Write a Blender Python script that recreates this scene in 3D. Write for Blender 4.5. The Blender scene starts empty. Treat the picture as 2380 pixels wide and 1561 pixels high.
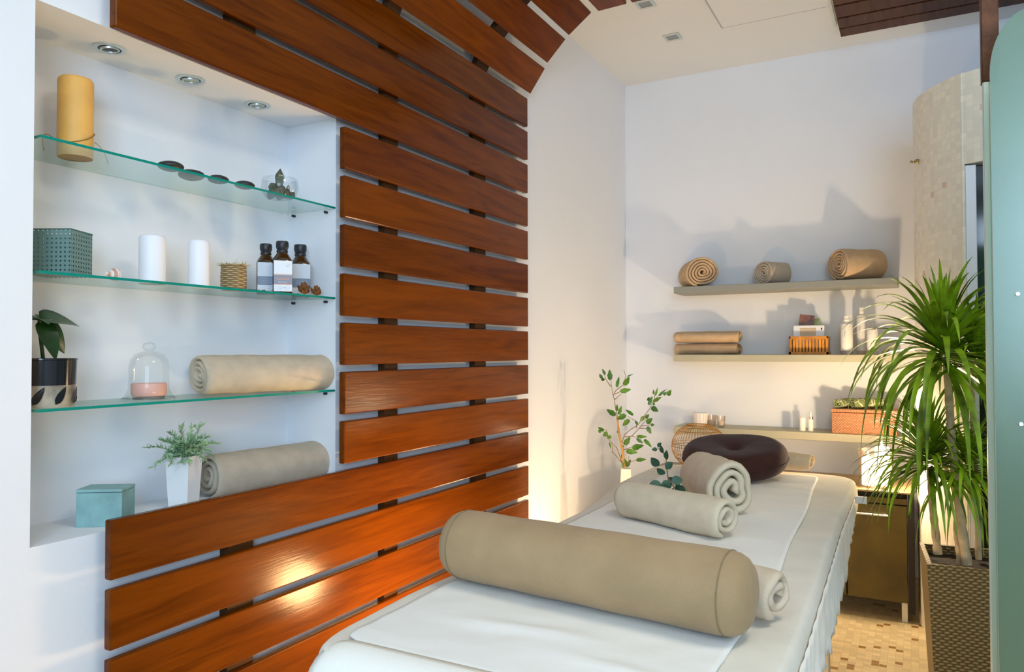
import bpy, bmesh, math, random
from mathutils import Vector, Matrix, Euler, noise

PI = math.pi
scene = bpy.context.scene
COL = scene.collection

# ------------------------------------------------------------------ camera
YAW, PITCH, ROLL, F, H = math.radians(28.3455), .0202, -.00244, 1734.0, 1.16
def cam_to_world(x, y, z):
    cr, sr = math.cos(ROLL), math.sin(ROLL); x, z = x*cr - z*sr, x*sr + z*cr
    cp, sp = math.cos(PITCH), math.sin(PITCH); y, z = y*cp - z*sp, y*sp + z*cp
    cy, sy = math.cos(YAW), math.sin(YAW)
    return Vector((x*cy - y*sy, x*sy + y*cy, z))
r_, f_, u_ = cam_to_world(1, 0, 0), cam_to_world(0, 1, 0), cam_to_world(0, 0, 1)
cam_data = bpy.data.cameras.new('camera'); cam = bpy.data.objects.new('camera', cam_data); COL.objects.link(cam)
cam.matrix_world = Matrix(((r_.x, u_.x, -f_.x, 0), (r_.y, u_.y, -f_.y, 0), (r_.z, u_.z, -f_.z, H), (0, 0, 0, 1)))
cam_data.sensor_width = 36; cam_data.sensor_fit = 'HORIZONTAL'; cam_data.lens = F/2380*36
cam_data.clip_start = .02
scene.camera = cam

def at(u, v, X=None, Y=None, Z=None):
    """a measured photo point on a known real plane of the room"""
    d = cam_to_world((u-1190)/F, 1, (780.5-v)/F)
    t = X/d.x if X is not None else (Y/d.y if Y is not None else (Z-H)/d.z)
    return Vector((0, 0, H)) + d*t

# ------------------------------------------------------------------ world, light, exposure
world = bpy.data.worlds.new('world'); scene.world = world; world.use_nodes = True
world.node_tree.nodes['Background'].inputs[0].default_value = (.62, .78, 1, 1)
world.node_tree.nodes['Background'].inputs[1].default_value = 1.0
scene.view_settings.view_transform = 'Standard'; scene.view_settings.look = 'None'
scene.view_settings.gamma = 1; scene.view_settings.use_curve_mapping = False
scene.view_settings.exposure = 0.28

def area(name, loc, target, size, power, color, size_y=None):
    l = bpy.data.lights.new(name, 'AREA'); l.energy = power; l.color = color; l.size = size
    if size_y: l.shape = 'RECTANGLE'; l.size_y = size_y
    o = bpy.data.objects.new(name, l); COL.objects.link(o); o.location = loc
    o.rotation_euler = (Vector(target)-Vector(loc)).to_track_quat('-Z', 'Y').to_euler(); return o
def point(name, loc, power, color, radius=.03):
    l = bpy.data.lights.new(name, 'POINT'); l.energy = power; l.color = color; l.shadow_soft_size = radius
    o = bpy.data.objects.new(name, l); COL.objects.link(o); o.location = loc; return o
area('daylight_fill', (1.35, -1.95, 1.75), (-.9, 3.0, 1.6), 1.7, 82, (.56, .77, 1), 1.5)  # added cool fill from behind the camera
area('overhead_fill_light', (.35, 1.0, 2.76), (-.4, 1.1, 0), .7, 22, (1, .89, .70))  # added warm fill over the table, no fixture modelled
area('overhead_fill_light', (-.35, -.9, 2.76), (-.6, -.6, 0), .9, 8, (.72, .88, 1))  # added cool fill overhead behind the camera, no fixture modelled
WARM = (1, .66, .33)
point('lantern_light', (-.97, 3.72, .70), .6, (1, .76, .48), .02)
point('candle_light', (-.105, 3.590, .735), 20, (1, .74, .46), .03)
point('floor_lamp_light', (-1.12, 1.93, .36), 21, WARM, .07)
point('floor_lamp_light', (-1.22, 3.05, .24), 7.5, (1, .78, .52), .07)

# ------------------------------------------------------------------ materials
def mat(name):
    m = bpy.data.materials.new(name); m.use_nodes = True; nt = m.node_tree
    return m, nt, nt.nodes['Principled BSDF']
def N(nt, kind, **kw):
    n = nt.nodes.new(kind)
    for k, v in kw.items():
        if k in n.inputs: n.inputs[k].default_value = v
        else: setattr(n, k, v)
    return n
def L(nt, a, b): nt.links.new(a, b)
def plain(name, col, rough=.6, metal=0, bump=0, bscale=200, spec=.5, var=0, vscale=6, coat=0):
    m, nt, p = mat(name)
    p.inputs['Base Color'].default_value = (*col, 1); p.inputs['Roughness'].default_value = rough
    p.inputs['Metallic'].default_value = metal; p.inputs['Specular IOR Level'].default_value = spec
    p.inputs['Coat Weight'].default_value = coat
    tc = N(nt, 'ShaderNodeTexCoord')
    if var:
        n = N(nt, 'ShaderNodeTexNoise', Scale=vscale, Detail=4.0); L(nt, tc.outputs['Object'], n.inputs['Vector'])
        r = N(nt, 'ShaderNodeValToRGB'); r.color_ramp.elements[0].position = .3; r.color_ramp.elements[1].position = .7
        r.color_ramp.elements[0].color = (*[c*(1-var) for c in col], 1)
        r.color_ramp.elements[1].color = (*[min(1, c*(1+var)) for c in col], 1)
        L(nt, n.outputs['Fac'], r.inputs['Fac']); L(nt, r.outputs['Color'], p.inputs['Base Color'])
    if bump:
        n = N(nt, 'ShaderNodeTexNoise', Scale=float(bscale), Detail=5.0); L(nt, tc.outputs['Object'], n.inputs['Vector'])
        b = N(nt, 'ShaderNodeBump', Strength=bump, Distance=.004); L(nt, n.outputs['Fac'], b.inputs['Height'])
        L(nt, b.outputs['Normal'], p.inputs['Normal'])
    return m
def emit(name, col, strength, base=(.9, .8, .7)):
    m, nt, p = mat(name); p.inputs['Base Color'].default_value = (*base, 1)
    p.inputs['Emission Color'].default_value = (*col, 1); p.inputs['Emission Strength'].default_value = strength
    return m

def wood_material(name, dark, light, rough=.32):
    m, nt, p = mat(name)
    tc = N(nt, 'ShaderNodeTexCoord'); oi = N(nt, 'ShaderNodeObjectInfo')
    add = N(nt, 'ShaderNodeVectorMath', operation='MULTIPLY_ADD')
    comb = N(nt, 'ShaderNodeCombineXYZ')
    for i in range(3): L(nt, oi.outputs['Random'], comb.inputs[i])
    L(nt, comb.outputs[0], add.inputs[0]); add.inputs[1].default_value = (7, 13, 5); L(nt, tc.outputs['Object'], add.inputs[2])
    mp = N(nt, 'ShaderNodeMapping'); mp.inputs['Scale'].default_value = (14, 1.1, 14); L(nt, add.outputs[0], mp.inputs[0])
    n1 = N(nt, 'ShaderNodeTexNoise', Scale=1.6, Detail=6.0, Distortion=1.4); L(nt, mp.outputs[0], n1.inputs['Vector'])
    mp2 = N(nt, 'ShaderNodeMapping'); mp2.inputs['Scale'].default_value = (90, 5, 90); L(nt, add.outputs[0], mp2.inputs[0])
    n2 = N(nt, 'ShaderNodeTexNoise', Scale=2.0, Detail=4.0); L(nt, mp2.outputs[0], n2.inputs['Vector'])
    mix = N(nt, 'ShaderNodeMath', operation='MULTIPLY_ADD'); L(nt, n2.outputs['Fac'], mix.inputs[0]); mix.inputs[1].default_value = .35
    L(nt, n1.outputs['Fac'], mix.inputs[2])
    ra = N(nt, 'ShaderNodeMath', operation='MULTIPLY_ADD'); L(nt, oi.outputs['Random'], ra.inputs[0]); ra.inputs[1].default_value = .22
    L(nt, mix.outputs[0], ra.inputs[2])
    r = N(nt, 'ShaderNodeValToRGB'); r.color_ramp.elements[0].position = .45; r.color_ramp.elements[1].position = 1.0
    r.color_ramp.elements[0].color = (*dark, 1); r.color_ramp.elements[1].color = (*light, 1)
    L(nt, ra.outputs[0], r.inputs['Fac']); L(nt, r.outputs['Color'], p.inputs['Base Color'])
    p.inputs['Roughness'].default_value = rough; p.inputs['Specular IOR Level'].default_value = .15
    b = N(nt, 'ShaderNodeBump', Strength=.12, Distance=.002); L(nt, n2.outputs['Fac'], b.inputs['Height']); L(nt, b.outputs['Normal'], p.inputs['Normal'])
    return m

M = {}
def plaster(name, col, st=.12):
    return plain(name, col, .75, bump=st, bscale=60, spec=.2, var=.015, vscale=2)
M['wall'] = plaster('white_plaster', (.78, .805, .85))
M['ceil'] = plaster('ceiling_paint', (.75, .78, .80), .05)
M['slat'] = wood_material('varnished_hardwood', (.064, .0115, .0002), (.165, .038, .0008), .19)
M['slat_dark'] = wood_material('dark_ceiling_wood', (.05, .02, .010), (.12, .05, .025), .5)
M['batten'] = wood_material('batten_wood', (.03, .012, .004), (.09, .035, .010), .6)
M['darkwood'] = plain('dark_veneer', (.085, .060, .004), .33, var=.3, vscale=7, bump=.1, bscale=90)
M['towel'] = plain('beige_terry', (.66, .54, .40), .95, bump=.6, bscale=900, spec=.1, var=.08, vscale=25)
M['towel_warm'] = plain('tan_terry', (.62, .44, .27), .95, bump=.6, bscale=900, spec=.1, var=.08, vscale=25)
M['towel_peach'] = plain('peach_terry', (.84, .64, .40), .95, bump=.6, bscale=900, spec=.1, var=.06, vscale=25)
M['towel_grey'] = plain('greige_terry', (.54, .46, .36), .95, bump=.6, bscale=900, spec=.1, var=.08, vscale=25)
M['towel_light'] = plain('ecru_terry', (.72, .62, .46), .95, bump=.6, bscale=900, spec=.1, var=.06, vscale=25)
M['velvet'] = plain('olive_tan_suede', (.37, .255, .135), .85, bump=.25, bscale=300, spec=.15, var=.12, vscale=9)
M['velvet'].node_tree.nodes['Principled BSDF'].inputs['Sheen Weight'].default_value = .1
M['velvet_dark'] = plain('dark_brown_velvet', (.050, .019, .014), .9, bump=.3, bscale=300, spec=.1, var=.2, vscale=20)
M['velvet_dark'].node_tree.nodes['Principled BSDF'].inputs['Sheen Weight'].default_value = .10
M['blanket'] = plain('cream_fleece', (.74, .70, .61), .95, bump=.35, bscale=500, spec=.1, var=.05, vscale=10)
M['white_cloth'] = plain('white_cotton', (.82, .80, .73), .85, bump=.2, bscale=300, spec=.2)
M['paper'] = plain('white_paper_sheet', (.82, .81, .77), .8, bump=.25, bscale=25, spec=.25)
M['white_ceramic'] = plain('white_ceramic', (.82, .83, .84), .3)
M['cream_ceramic'] = plain('cream_ceramic', (.80, .76, .64), .4)
M['wax_white'] = plain('white_wax', (.86, .85, .90), .45)
M['wax_ochre'] = plain('ochre_wax', (.78, .42, .10), .55, bump=.1, bscale=80, var=.12, vscale=12)
M['wax_pink'] = plain('pink_wax', (.86, .45, .36), .5)
M['twine'] = plain('brown_twine', (.32, .17, .05), .9)
M['stone'] = plain('black_basalt', (.02, .02, .022), .45, bump=.2, bscale=80)
M['teal_metal'] = None
M['teal_box'] = plain('teal_card', (.23, .42, .42), .6, bump=.2, bscale=60, var=.18, vscale=20)
M['chrome'] = plain('chrome', (.75, .78, .78), .15, 1)
M['brushed'] = plain('brushed_metal', (.62, .66, .62), .35, .9)
M['black'] = plain('black_plastic', (.012, .014, .02), .4)
M['black_gloss'] = plain('black_glaze', (.006, .008, .012), .12)
M['hole'] = plain('dark_hole', (.01, .01, .012), .8)
M['amber'] = plain('amber_glass', (.045, .018, .003), .08, coat=.5)
M['label_white'] = plain('white_label', (.80, .82, .86), .5)
M['label_pale'] = plain('pale_grey_label', (.58, .63, .70), .5)
M['label_blue'] = plain('slate_label_band', (.17, .22, .31), .5)
M['label_orange'] = plain('orange_print', (.85, .36, .18), .5)
M['label_grey'] = plain('grey_print', (.40, .43, .48), .5)
M['petals'] = plain('dried_petals', (.20, .075, .018), .8, var=.5, vscale=90)
M['petals_pale'] = plain('dried_pale_petals', (.42, .28, .10), .8, var=.4, vscale=90)
M['shell'] = None
M['leaf'] = plain('leaf_green', (.055, .16, .008), .42, var=.55, vscale=16)
M['leaf2'] = plain('palm_leaf_green', (.22, .38, .012), .38, var=.75, vscale=11)
M['leaf3'] = plain('eucalyptus_green', (.025, .085, .045), .5, var=.4, vscale=30)
M['leaf4'] = plain('fake_sprig_green', (.30, .46, .26), .6, var=.45, vscale=45)
M['leaf_dark'] = plain('glossy_dark_leaf', (.012, .05, .008), .3, var=.4, vscale=30)
M['leaf_tan'] = plain('bark_tan', (.45, .25, .07), .8, bump=.4, bscale=80, var=.3, vscale=30)
M['twig'] = plain('twig_brown', (.20, .13, .05), .8)
M['cane'] = plain('pale_cane', (.66, .52, .34), .7, bump=.5, bscale=50, var=.25, vscale=30)
M['soil'] = plain('potting_soil', (.018, .012, .008), .95, bump=1, bscale=120)
M['bamboo'] = plain('bamboo_amber', (.55, .22, .015), .4, var=.25, vscale=30)
M['bottle_white'] = plain('white_bottle', (.84, .82, .76), .35)
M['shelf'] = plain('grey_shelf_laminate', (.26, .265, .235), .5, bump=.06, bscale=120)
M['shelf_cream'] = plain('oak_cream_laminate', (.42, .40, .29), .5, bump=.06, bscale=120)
M['cab_gap'] = plain('black_gap', (.01, .008, .006), .7)
M['rock'] = plain('grey_green_rock', (.12, .105, .075), .6, bump=.8, bscale=60, var=.5, vscale=50)
M['driftwood'] = plain('weathered_wood', (.24, .17, .11), .8, bump=.5, bscale=60, var=.4, vscale=30)
M['crystal'] = plain('grey_green_mineral', (.09, .10, .06), .18, bump=.3, bscale=40, var=.45, vscale=60)
M['flame'] = emit('flame', (1, .72, .38), 30)
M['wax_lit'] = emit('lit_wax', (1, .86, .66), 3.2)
M['bulb'] = emit('warm_bulb', (1, .80, .58), 7)
M['lamp_glow'] = emit('glowing_paper', (1, .70, .40), 5)
M['aluminium'] = plain('pale_anodised_aluminium', (.66, .70, .62), .35, .3)
M['doorway_dark'] = plain('dark_doorway_inside', (.006, .010, .006), .08)  # near-black for the shade inside the cabin doorway
M['white_frame'] = plain('white_door_frame', (.72, .76, .84), .5)
M['photo'] = plain('portrait_print', (.16, .045, .012), .3, var=.8, vscale=35)

def glass(name, tint, rough=.0, gl=.1, edge=None, fk=.35):
    """thin clear glass: tinted see-through plus Fresnel reflection"""
    m, nt, p = mat(name); nt.nodes.remove(p); out = nt.nodes['Material Output']
    t = N(nt, 'ShaderNodeBsdfTransparent'); t.inputs[0].default_value = (*tint, 1)
    g = N(nt, 'ShaderNodeBsdfGlossy', Roughness=rough); fr = N(nt, 'ShaderNodeFresnel', IOR=1.45)
    mu = N(nt, 'ShaderNodeMath', operation='MULTIPLY_ADD'); L(nt, fr.outputs[0], mu.inputs[0]); mu.inputs[1].default_value = fk; mu.inputs[2].default_value = gl*.1
    x = N(nt, 'ShaderNodeMixShader'); L(nt, mu.outputs[0], x.inputs[0]); L(nt, t.outputs[0], x.inputs[1]); L(nt, g.outputs[0], x.inputs[2])
    L(nt, x.outputs[0], out.inputs[0]); return m
M['glass'] = glass('clear_glass', (.965, .98, .98), fk=.22)
M['shelf_glass'] = glass('green_tinted_glass', (.91, .975, .955))
M['glass_edge'] = plain('emerald_glass_edge', (.0, .23, .18), .2)
M['vessel'] = glass('candle_glass', (.97, .92, .88), .1, 1)

def frosted():
    m, nt, p = mat('frosted_green_glass'); nt.nodes.remove(p); out = nt.nodes['Material Output']
    t = N(nt, 'ShaderNodeBsdfTranslucent'); t.inputs[0].default_value = (.42, .52, .30, 1)
    d = N(nt, 'ShaderNodeBsdfDiffuse'); d.inputs[0].default_value = (.13, .21, .14, 1)
    g = N(nt, 'ShaderNodeBsdfGlossy', Roughness=.28); g.inputs[0].default_value = (.8, .9, .85, 1)
    rf = N(nt, 'ShaderNodeBsdfRefraction', Roughness=.5, IOR=1.05); rf.inputs[0].default_value = (.5, .75, .62, 1)
    a = N(nt, 'ShaderNodeMixShader'); a.inputs[0].default_value = .5; L(nt, t.outputs[0], a.inputs[1]); L(nt, d.outputs[0], a.inputs[2])
    b = N(nt, 'ShaderNodeMixShader'); b.inputs[0].default_value = .35; L(nt, a.outputs[0], b.inputs[1]); L(nt, rf.outputs[0], b.inputs[2])
    c = N(nt, 'ShaderNodeMixShader'); c.inputs[0].default_value = .10; L(nt, b.outputs[0], c.inputs[1]); L(nt, g.outputs[0], c.inputs[2])
    L(nt, c.outputs[0], out.inputs[0]); return m
M['frosted'] = frosted()

def mosaic(name, axes, size, base, dark, frac, grout=(.42, .36, .24), aspect=1., gw=.06, bright=.12, rough=.4):
    """small tiles; 'axes' names the two object axes that span the surface"""
    m, nt, p = mat(name); tc = N(nt, 'ShaderNodeTexCoord')
    src = tc.outputs['UV'] if axes == 'uv' else tc.outputs['Object']
    sc = N(nt, 'ShaderNodeVectorMath', operation='DIVIDE'); L(nt, src, sc.inputs[0])
    sc.inputs[1].default_value = (size*aspect, size, size)
    fl = N(nt, 'ShaderNodeVectorMath', operation='FLOOR'); fr = N(nt, 'ShaderNodeVectorMath', operation='FRACTION')
    L(nt, sc.outputs[0], fl.inputs[0]); L(nt, sc.outputs[0], fr.inputs[0])
    sep0 = N(nt, 'ShaderNodeSeparateXYZ'); L(nt, fl.outputs[0], sep0.inputs[0])
    cmb = N(nt, 'ShaderNodeCombineXYZ'); L(nt, sep0.outputs[0], cmb.inputs[0]); L(nt, sep0.outputs[1], cmb.inputs[1])
    wn = N(nt, 'ShaderNodeTexWhiteNoise', noise_dimensions='2D'); L(nt, cmb.outputs[0], wn.inputs['Vector'])
    r = N(nt, 'ShaderNodeValToRGB'); r.color_ramp.interpolation = 'CONSTANT'
    e = r.color_ramp.elements; e[0].position = 0; e[0].color = (*base, 1); e[1].position = 1-frac; e[1].color = (*dark, 1)
    for pos, k in ((.3, 1-bright), (.55, 1+bright*.6), (.75, 1-bright*.5)):
        q = e.new(pos); q.color = (*[min(1, c*k) for c in base], 1)
    L(nt, wn.outputs['Value'], r.inputs['Fac'])
    sep = N(nt, 'ShaderNodeSeparateXYZ'); L(nt, fr.outputs[0], sep.inputs[0])
    fac = None
    for i in range(2):
        c1 = N(nt, 'ShaderNodeMath', operation='LESS_THAN'); L(nt, sep.outputs[i], c1.inputs[0]); c1.inputs[1].default_value = gw
        if fac is None: fac = c1.outputs[0]
        else:
            mx = N(nt, 'ShaderNodeMath', operation='MAXIMUM'); L(nt, fac, mx.inputs[0]); L(nt, c1.outputs[0], mx.inputs[1]); fac = mx.outputs[0]
    mix = N(nt, 'ShaderNodeMixRGB'); L(nt, fac, mix.inputs[0]); L(nt, r.outputs['Color'], mix.inputs[1]); mix.inputs[2].default_value = (*grout, 1)
    L(nt, mix.outputs[0], p.inputs['Base Color']); p.inputs['Roughness'].default_value = rough
    b = N(nt, 'ShaderNodeBump', Strength=.3, Distance=.002, invert=True); L(nt, fac, b.inputs['Height']); L(nt, b.outputs['Normal'], p.inputs['Normal'])
    return m
M['floor'] = mosaic('floor_mosaic', 'xy', .026, (.56, .46, .27), (.24, .13, .03), .06, grout=(.45, .36, .20), bright=.14)
M['cabin'] = mosaic('cabin_mosaic', 'uv', .024, (.76, .72, .60), (.66, .48, .40), .012, grout=(.70, .66, .55), gw=.07, bright=.07)

def perforated():
    m, nt, p = mat('perforated_teal_metal'); out = nt.nodes['Material Output']
    p.inputs['Base Color'].default_value = (.15, .27, .265, 1); p.inputs['Roughness'].default_value = .45; p.inputs['Metallic'].default_value = .3
    tc = N(nt, 'ShaderNodeTexCoord')
    sc = N(nt, 'ShaderNodeVectorMath', operation='MULTIPLY_ADD'); L(nt, tc.outputs['UV'], sc.inputs[0]); sc.inputs[1].default_value = (1/.0095, 1/.0095, 1); sc.inputs[2].default_value = (.5, .5, 0)
    fr = N(nt, 'ShaderNodeVectorMath', operation='FRACTION'); L(nt, sc.outputs[0], fr.inputs[0])
    sb = N(nt, 'ShaderNodeVectorMath', operation='SUBTRACT'); L(nt, fr.outputs[0], sb.inputs[0]); sb.inputs[1].default_value = (.5, .5, 0)
    sp = N(nt, 'ShaderNodeSeparateXYZ'); L(nt, sb.outputs[0], sp.inputs[0])
    cb = N(nt, 'ShaderNodeCombineXYZ'); L(nt, sp.outputs[0], cb.inputs[0]); L(nt, sp.outputs[1], cb.inputs[1])
    ln = N(nt, 'ShaderNodeVectorMath', operation='LENGTH'); L(nt, cb.outputs[0], ln.inputs[0])
    lt = N(nt, 'ShaderNodeMath', operation='LESS_THAN'); L(nt, ln.outputs['Value'], lt.inputs[0]); lt.inputs[1].default_value = .22
    t = N(nt, 'ShaderNodeBsdfTransparent'); x = N(nt, 'ShaderNodeMixShader')
    L(nt, lt.outputs[0], x.inputs[0]); L(nt, p.outputs[0], x.inputs[1]); L(nt, t.outputs[0], x.inputs[2]); L(nt, x.outputs[0], out.inputs[0])
    return m
M['teal_metal'] = perforated()

def wicker(name, dark, light, su, sv):
    m, nt, p = mat(name); tc = N(nt, 'ShaderNodeTexCoord')
    mp = N(nt, 'ShaderNodeMapping'); mp.inputs['Scale'].default_value = (su, su, sv); L(nt, tc.outputs['Object'], mp.inputs[0])
    sp = N(nt, 'ShaderNodeSeparateXYZ'); L(nt, mp.outputs[0], sp.inputs[0])
    sxy = N(nt, 'ShaderNodeMath', operation='ADD'); L(nt, sp.outputs[0], sxy.inputs[0]); L(nt, sp.outputs[1], sxy.inputs[1])
    fl = N(nt, 'ShaderNodeMath', operation='FLOOR'); L(nt, sp.outputs[2], fl.inputs[0])
    hf = N(nt, 'ShaderNodeMath', operation='MULTIPLY_ADD'); L(nt, fl.outputs[0], hf.inputs[0]); hf.inputs[1].default_value = .5; L(nt, sxy.outputs[0], hf.inputs[2])
    s1 = N(nt, 'ShaderNodeMath', operation='MULTIPLY'); L(nt, hf.outputs[0], s1.inputs[0]); s1.inputs[1].default_value = 2*PI
    s2 = N(nt, 'ShaderNodeMath', operation='SINE'); L(nt, s1.outputs[0], s2.inputs[0])
    z1 = N(nt, 'ShaderNodeMath', operation='MULTIPLY'); L(nt, sp.outputs[2], z1.inputs[0]); z1.inputs[1].default_value = PI
    z2 = N(nt, 'ShaderNodeMath', operation='SINE'); L(nt, z1.outputs[0], z2.inputs[0])
    z3 = N(nt, 'ShaderNodeMath', operation='ABSOLUTE'); L(nt, z2.outputs[0], z3.inputs[0])
    q = N(nt, 'ShaderNodeMath', operation='MULTIPLY_ADD'); L(nt, s2.outputs[0], q.inputs[0]); q.inputs[1].default_value = .5; q.inputs[2].default_value = .5
    h = N(nt, 'ShaderNodeMath', operation='MULTIPLY'); L(nt, q.outputs[0], h.inputs[0]); L(nt, z3.outputs[0], h.inputs[1])
    r = N(nt, 'ShaderNodeValToRGB'); r.color_ramp.elements[0].color = (*dark, 1); r.color_ramp.elements[1].color = (*light, 1)
    r.color_ramp.elements[0].position = .05; r.color_ramp.elements[1].position = .75
    L(nt, h.outputs[0], r.inputs['Fac']); L(nt, r.outputs['Color'], p.inputs['Base Color'])
    b = N(nt, 'ShaderNodeBump', Strength=.9, Distance=.004); L(nt, h.outputs[0], b.inputs['Height']); L(nt, b.outputs['Normal'], p.inputs['Normal'])
    p.inputs['Roughness'].default_value = .5; return m
M['rattan'] = wicker('taupe_rattan', (.10, .075, .028), (.33, .265, .13), 42, 105)
M['wicker'] = wicker('salmon_wicker', (.46, .18, .08), (.76, .38, .21), 75, 150)
M['seagrass'] = wicker('seagrass', (.22, .13, .05), (.60, .43, .22), 26, 190)
M['rattan_lamp'] = plain('amber_rattan', (.20, .095, .014), .5, var=.3, vscale=40)

def banded_shell():
    m, nt, p = mat('striped_shell'); tc = N(nt, 'ShaderNodeTexCoord')
    w = N(nt, 'ShaderNodeTexWave', Scale=26.0, Distortion=2.0); w.bands_direction = 'Y'; L(nt, tc.outputs['Object'], w.inputs['Vector'])
    r = N(nt, 'ShaderNodeValToRGB'); r.color_ramp.elements[0].color = (.62, .30, .20, 1); r.color_ramp.elements[1].color = (.85, .78, .72, 1)
    L(nt, w.outputs['Fac'], r.inputs['Fac']); L(nt, r.outputs['Color'], p.inputs['Base Color']); return m
M['shell'] = banded_shell()
def green_cloth():
    m, nt, p = mat('green_patterned_cloth'); tc = N(nt, 'ShaderNodeTexCoord')
    v = N(nt, 'ShaderNodeTexVoronoi', Scale=26.0, feature='DISTANCE_TO_EDGE'); L(nt, tc.outputs['Object'], v.inputs['Vector'])
    r = N(nt, 'ShaderNodeValToRGB'); r.color_ramp.elements[0].color = (.55, .55, .34, 1); r.color_ramp.elements[1].color = (.15, .19, .07, 1)
    r.color_ramp.elements[0].position = .03; r.color_ramp.elements[1].position = .06
    L(nt, v.outputs['Distance'], r.inputs['Fac']); L(nt, r.outputs['Color'], p.inputs['Base Color']); p.inputs['Roughness'].default_value = .9; return m
M['green_cloth'] = green_cloth()

# ------------------------------------------------------------------ builders
def obj(name, bm, m, parent=None, smooth=None, mats=None):
    me = bpy.data.meshes.new(name); bmesh.ops.recalc_face_normals(bm, faces=bm.faces)
    if smooth is not None:
        for f in bm.faces: f.smooth = True
        for e in bm.edges:
            if len(e.link_faces) == 2 and e.calc_face_angle(0) > smooth: e.smooth = False
    bm.to_mesh(me); bm.free()
    for mm in (mats or [m]): me.materials.append(mm)
    o = bpy.data.objects.new(name, me); COL.objects.link(o)
    if parent: o.parent = parent
    return o
def tag(o, label, cat, group=None, kind=None):
    o['label'] = label; o['category'] = cat
    if group: o['group'] = group
    if kind: o['kind'] = kind
    return o
def thing(name, label, cat, loc=(0, 0, 0), rot=(0, 0, 0), group=None):
    o = bpy.data.objects.new(name, None); COL.objects.link(o); o.location = loc; o.rotation_euler = rot
    o.empty_display_size = .05
    return tag(o, label, cat, group)
def struct(name, bm, m, smooth=None, label=None):
    o = obj(name, bm, m, None, smooth); o['kind'] = 'structure'
    if label: o['label'] = label
    return o
def B(): return bmesh.new()
def box(bm, x0, x1, y0, y1, z0, z1, bev=0, seg=2, mi=0, mtx=None):
    vs = [bm.verts.new(p) for p in ((x0, y0, z0), (x1, y0, z0), (x1, y1, z0), (x0, y1, z0), (x0, y0, z1), (x1, y0, z1), (x1, y1, z1), (x0, y1, z1))]
    fs = [bm.faces.new([vs[i] for i in q]) for q in ((3, 2, 1, 0), (4, 5, 6, 7), (0, 1, 5, 4), (1, 2, 6, 5), (2, 3, 7, 6), (3, 0, 4, 7))]
    for f in fs: f.material_index = mi
    if bev:
        es = list({e for f in fs for e in f.edges})
        r = bmesh.ops.bevel(bm, geom=es, offset=bev, segments=seg, affect='EDGES', profile=.5)
        vs = list({v for f in r['faces'] for v in f.verts} | {v for v in vs if v.is_valid})
    if mtx: 
        for v in vs: v.co = mtx @ v.co
    return vs
def ring(bm, pts): return [bm.verts.new(p) for p in pts]
def bridge(bm, a, b, closed=True, mi=0):
    n = len(a); fs = []
    for i in range(n if closed else n-1):
        f = bm.faces.new((a[i], a[(i+1) % n], b[(i+1) % n], b[i])); f.material_index = mi; fs.append(f)
    return fs
def lathe(bm, prof, seg=28, mtx=None, cap0=True, cap1=True, mi=0, sx=1, sy=1):
    """prof: list of (r, z)"""
    prev = None; rings = []
    for r, z in prof:
        ps = [Vector((r*sx*math.cos(2*PI*i/seg), r*sy*math.sin(2*PI*i/seg), z)) for i in range(seg)]
        if mtx: ps = [mtx @ p for p in ps]
        c = ring(bm, ps)
        if prev: bridge(bm, prev, c, mi=mi)
        prev = c; rings.append(c)
    if cap0: bm.faces.new(list(reversed(rings[0]))).material_index = mi
    if cap1: bm.faces.new(rings[-1]).material_index = mi
    return rings
def tube(bm, pts, rad, seg=8, mi=0):
    pts = [Vector(p) for p in pts]; n = len(pts)
    rads = rad if hasattr(rad, '__len__') else [rad]*n
    prev = None; up = Vector((.13, .2, 1)).normalized()
    for i, p in enumerate(pts):
        d = (pts[min(i+1, n-1)]-pts[max(i-1, 0)]).normalized()
        a = d.cross(up)
        if a.length < 1e-3: a = d.cross(Vector((1, 0, 0)))
        a.normalize(); b = d.cross(a)
        c = ring(bm, [p + (a*math.cos(2*PI*k/seg) + b*math.sin(2*PI*k/seg))*rads[i] for k in range(seg)])
        if prev: bridge(bm, prev, c, mi=mi)
        else: bm.faces.new(list(reversed(c))).material_index = mi
        prev = c
    bm.faces.new(prev).material_index = mi
def bez(p0, p1, p2, n=10):
    p0, p1, p2 = Vector(p0), Vector(p1), Vector(p2)
    return [p0*(1-t)**2 + p1*2*t*(1-t) + p2*t*t for t in [i/(n-1) for i in range(n)]]
def rounded_rect_profile(h0, h1, r):
    return None

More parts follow.
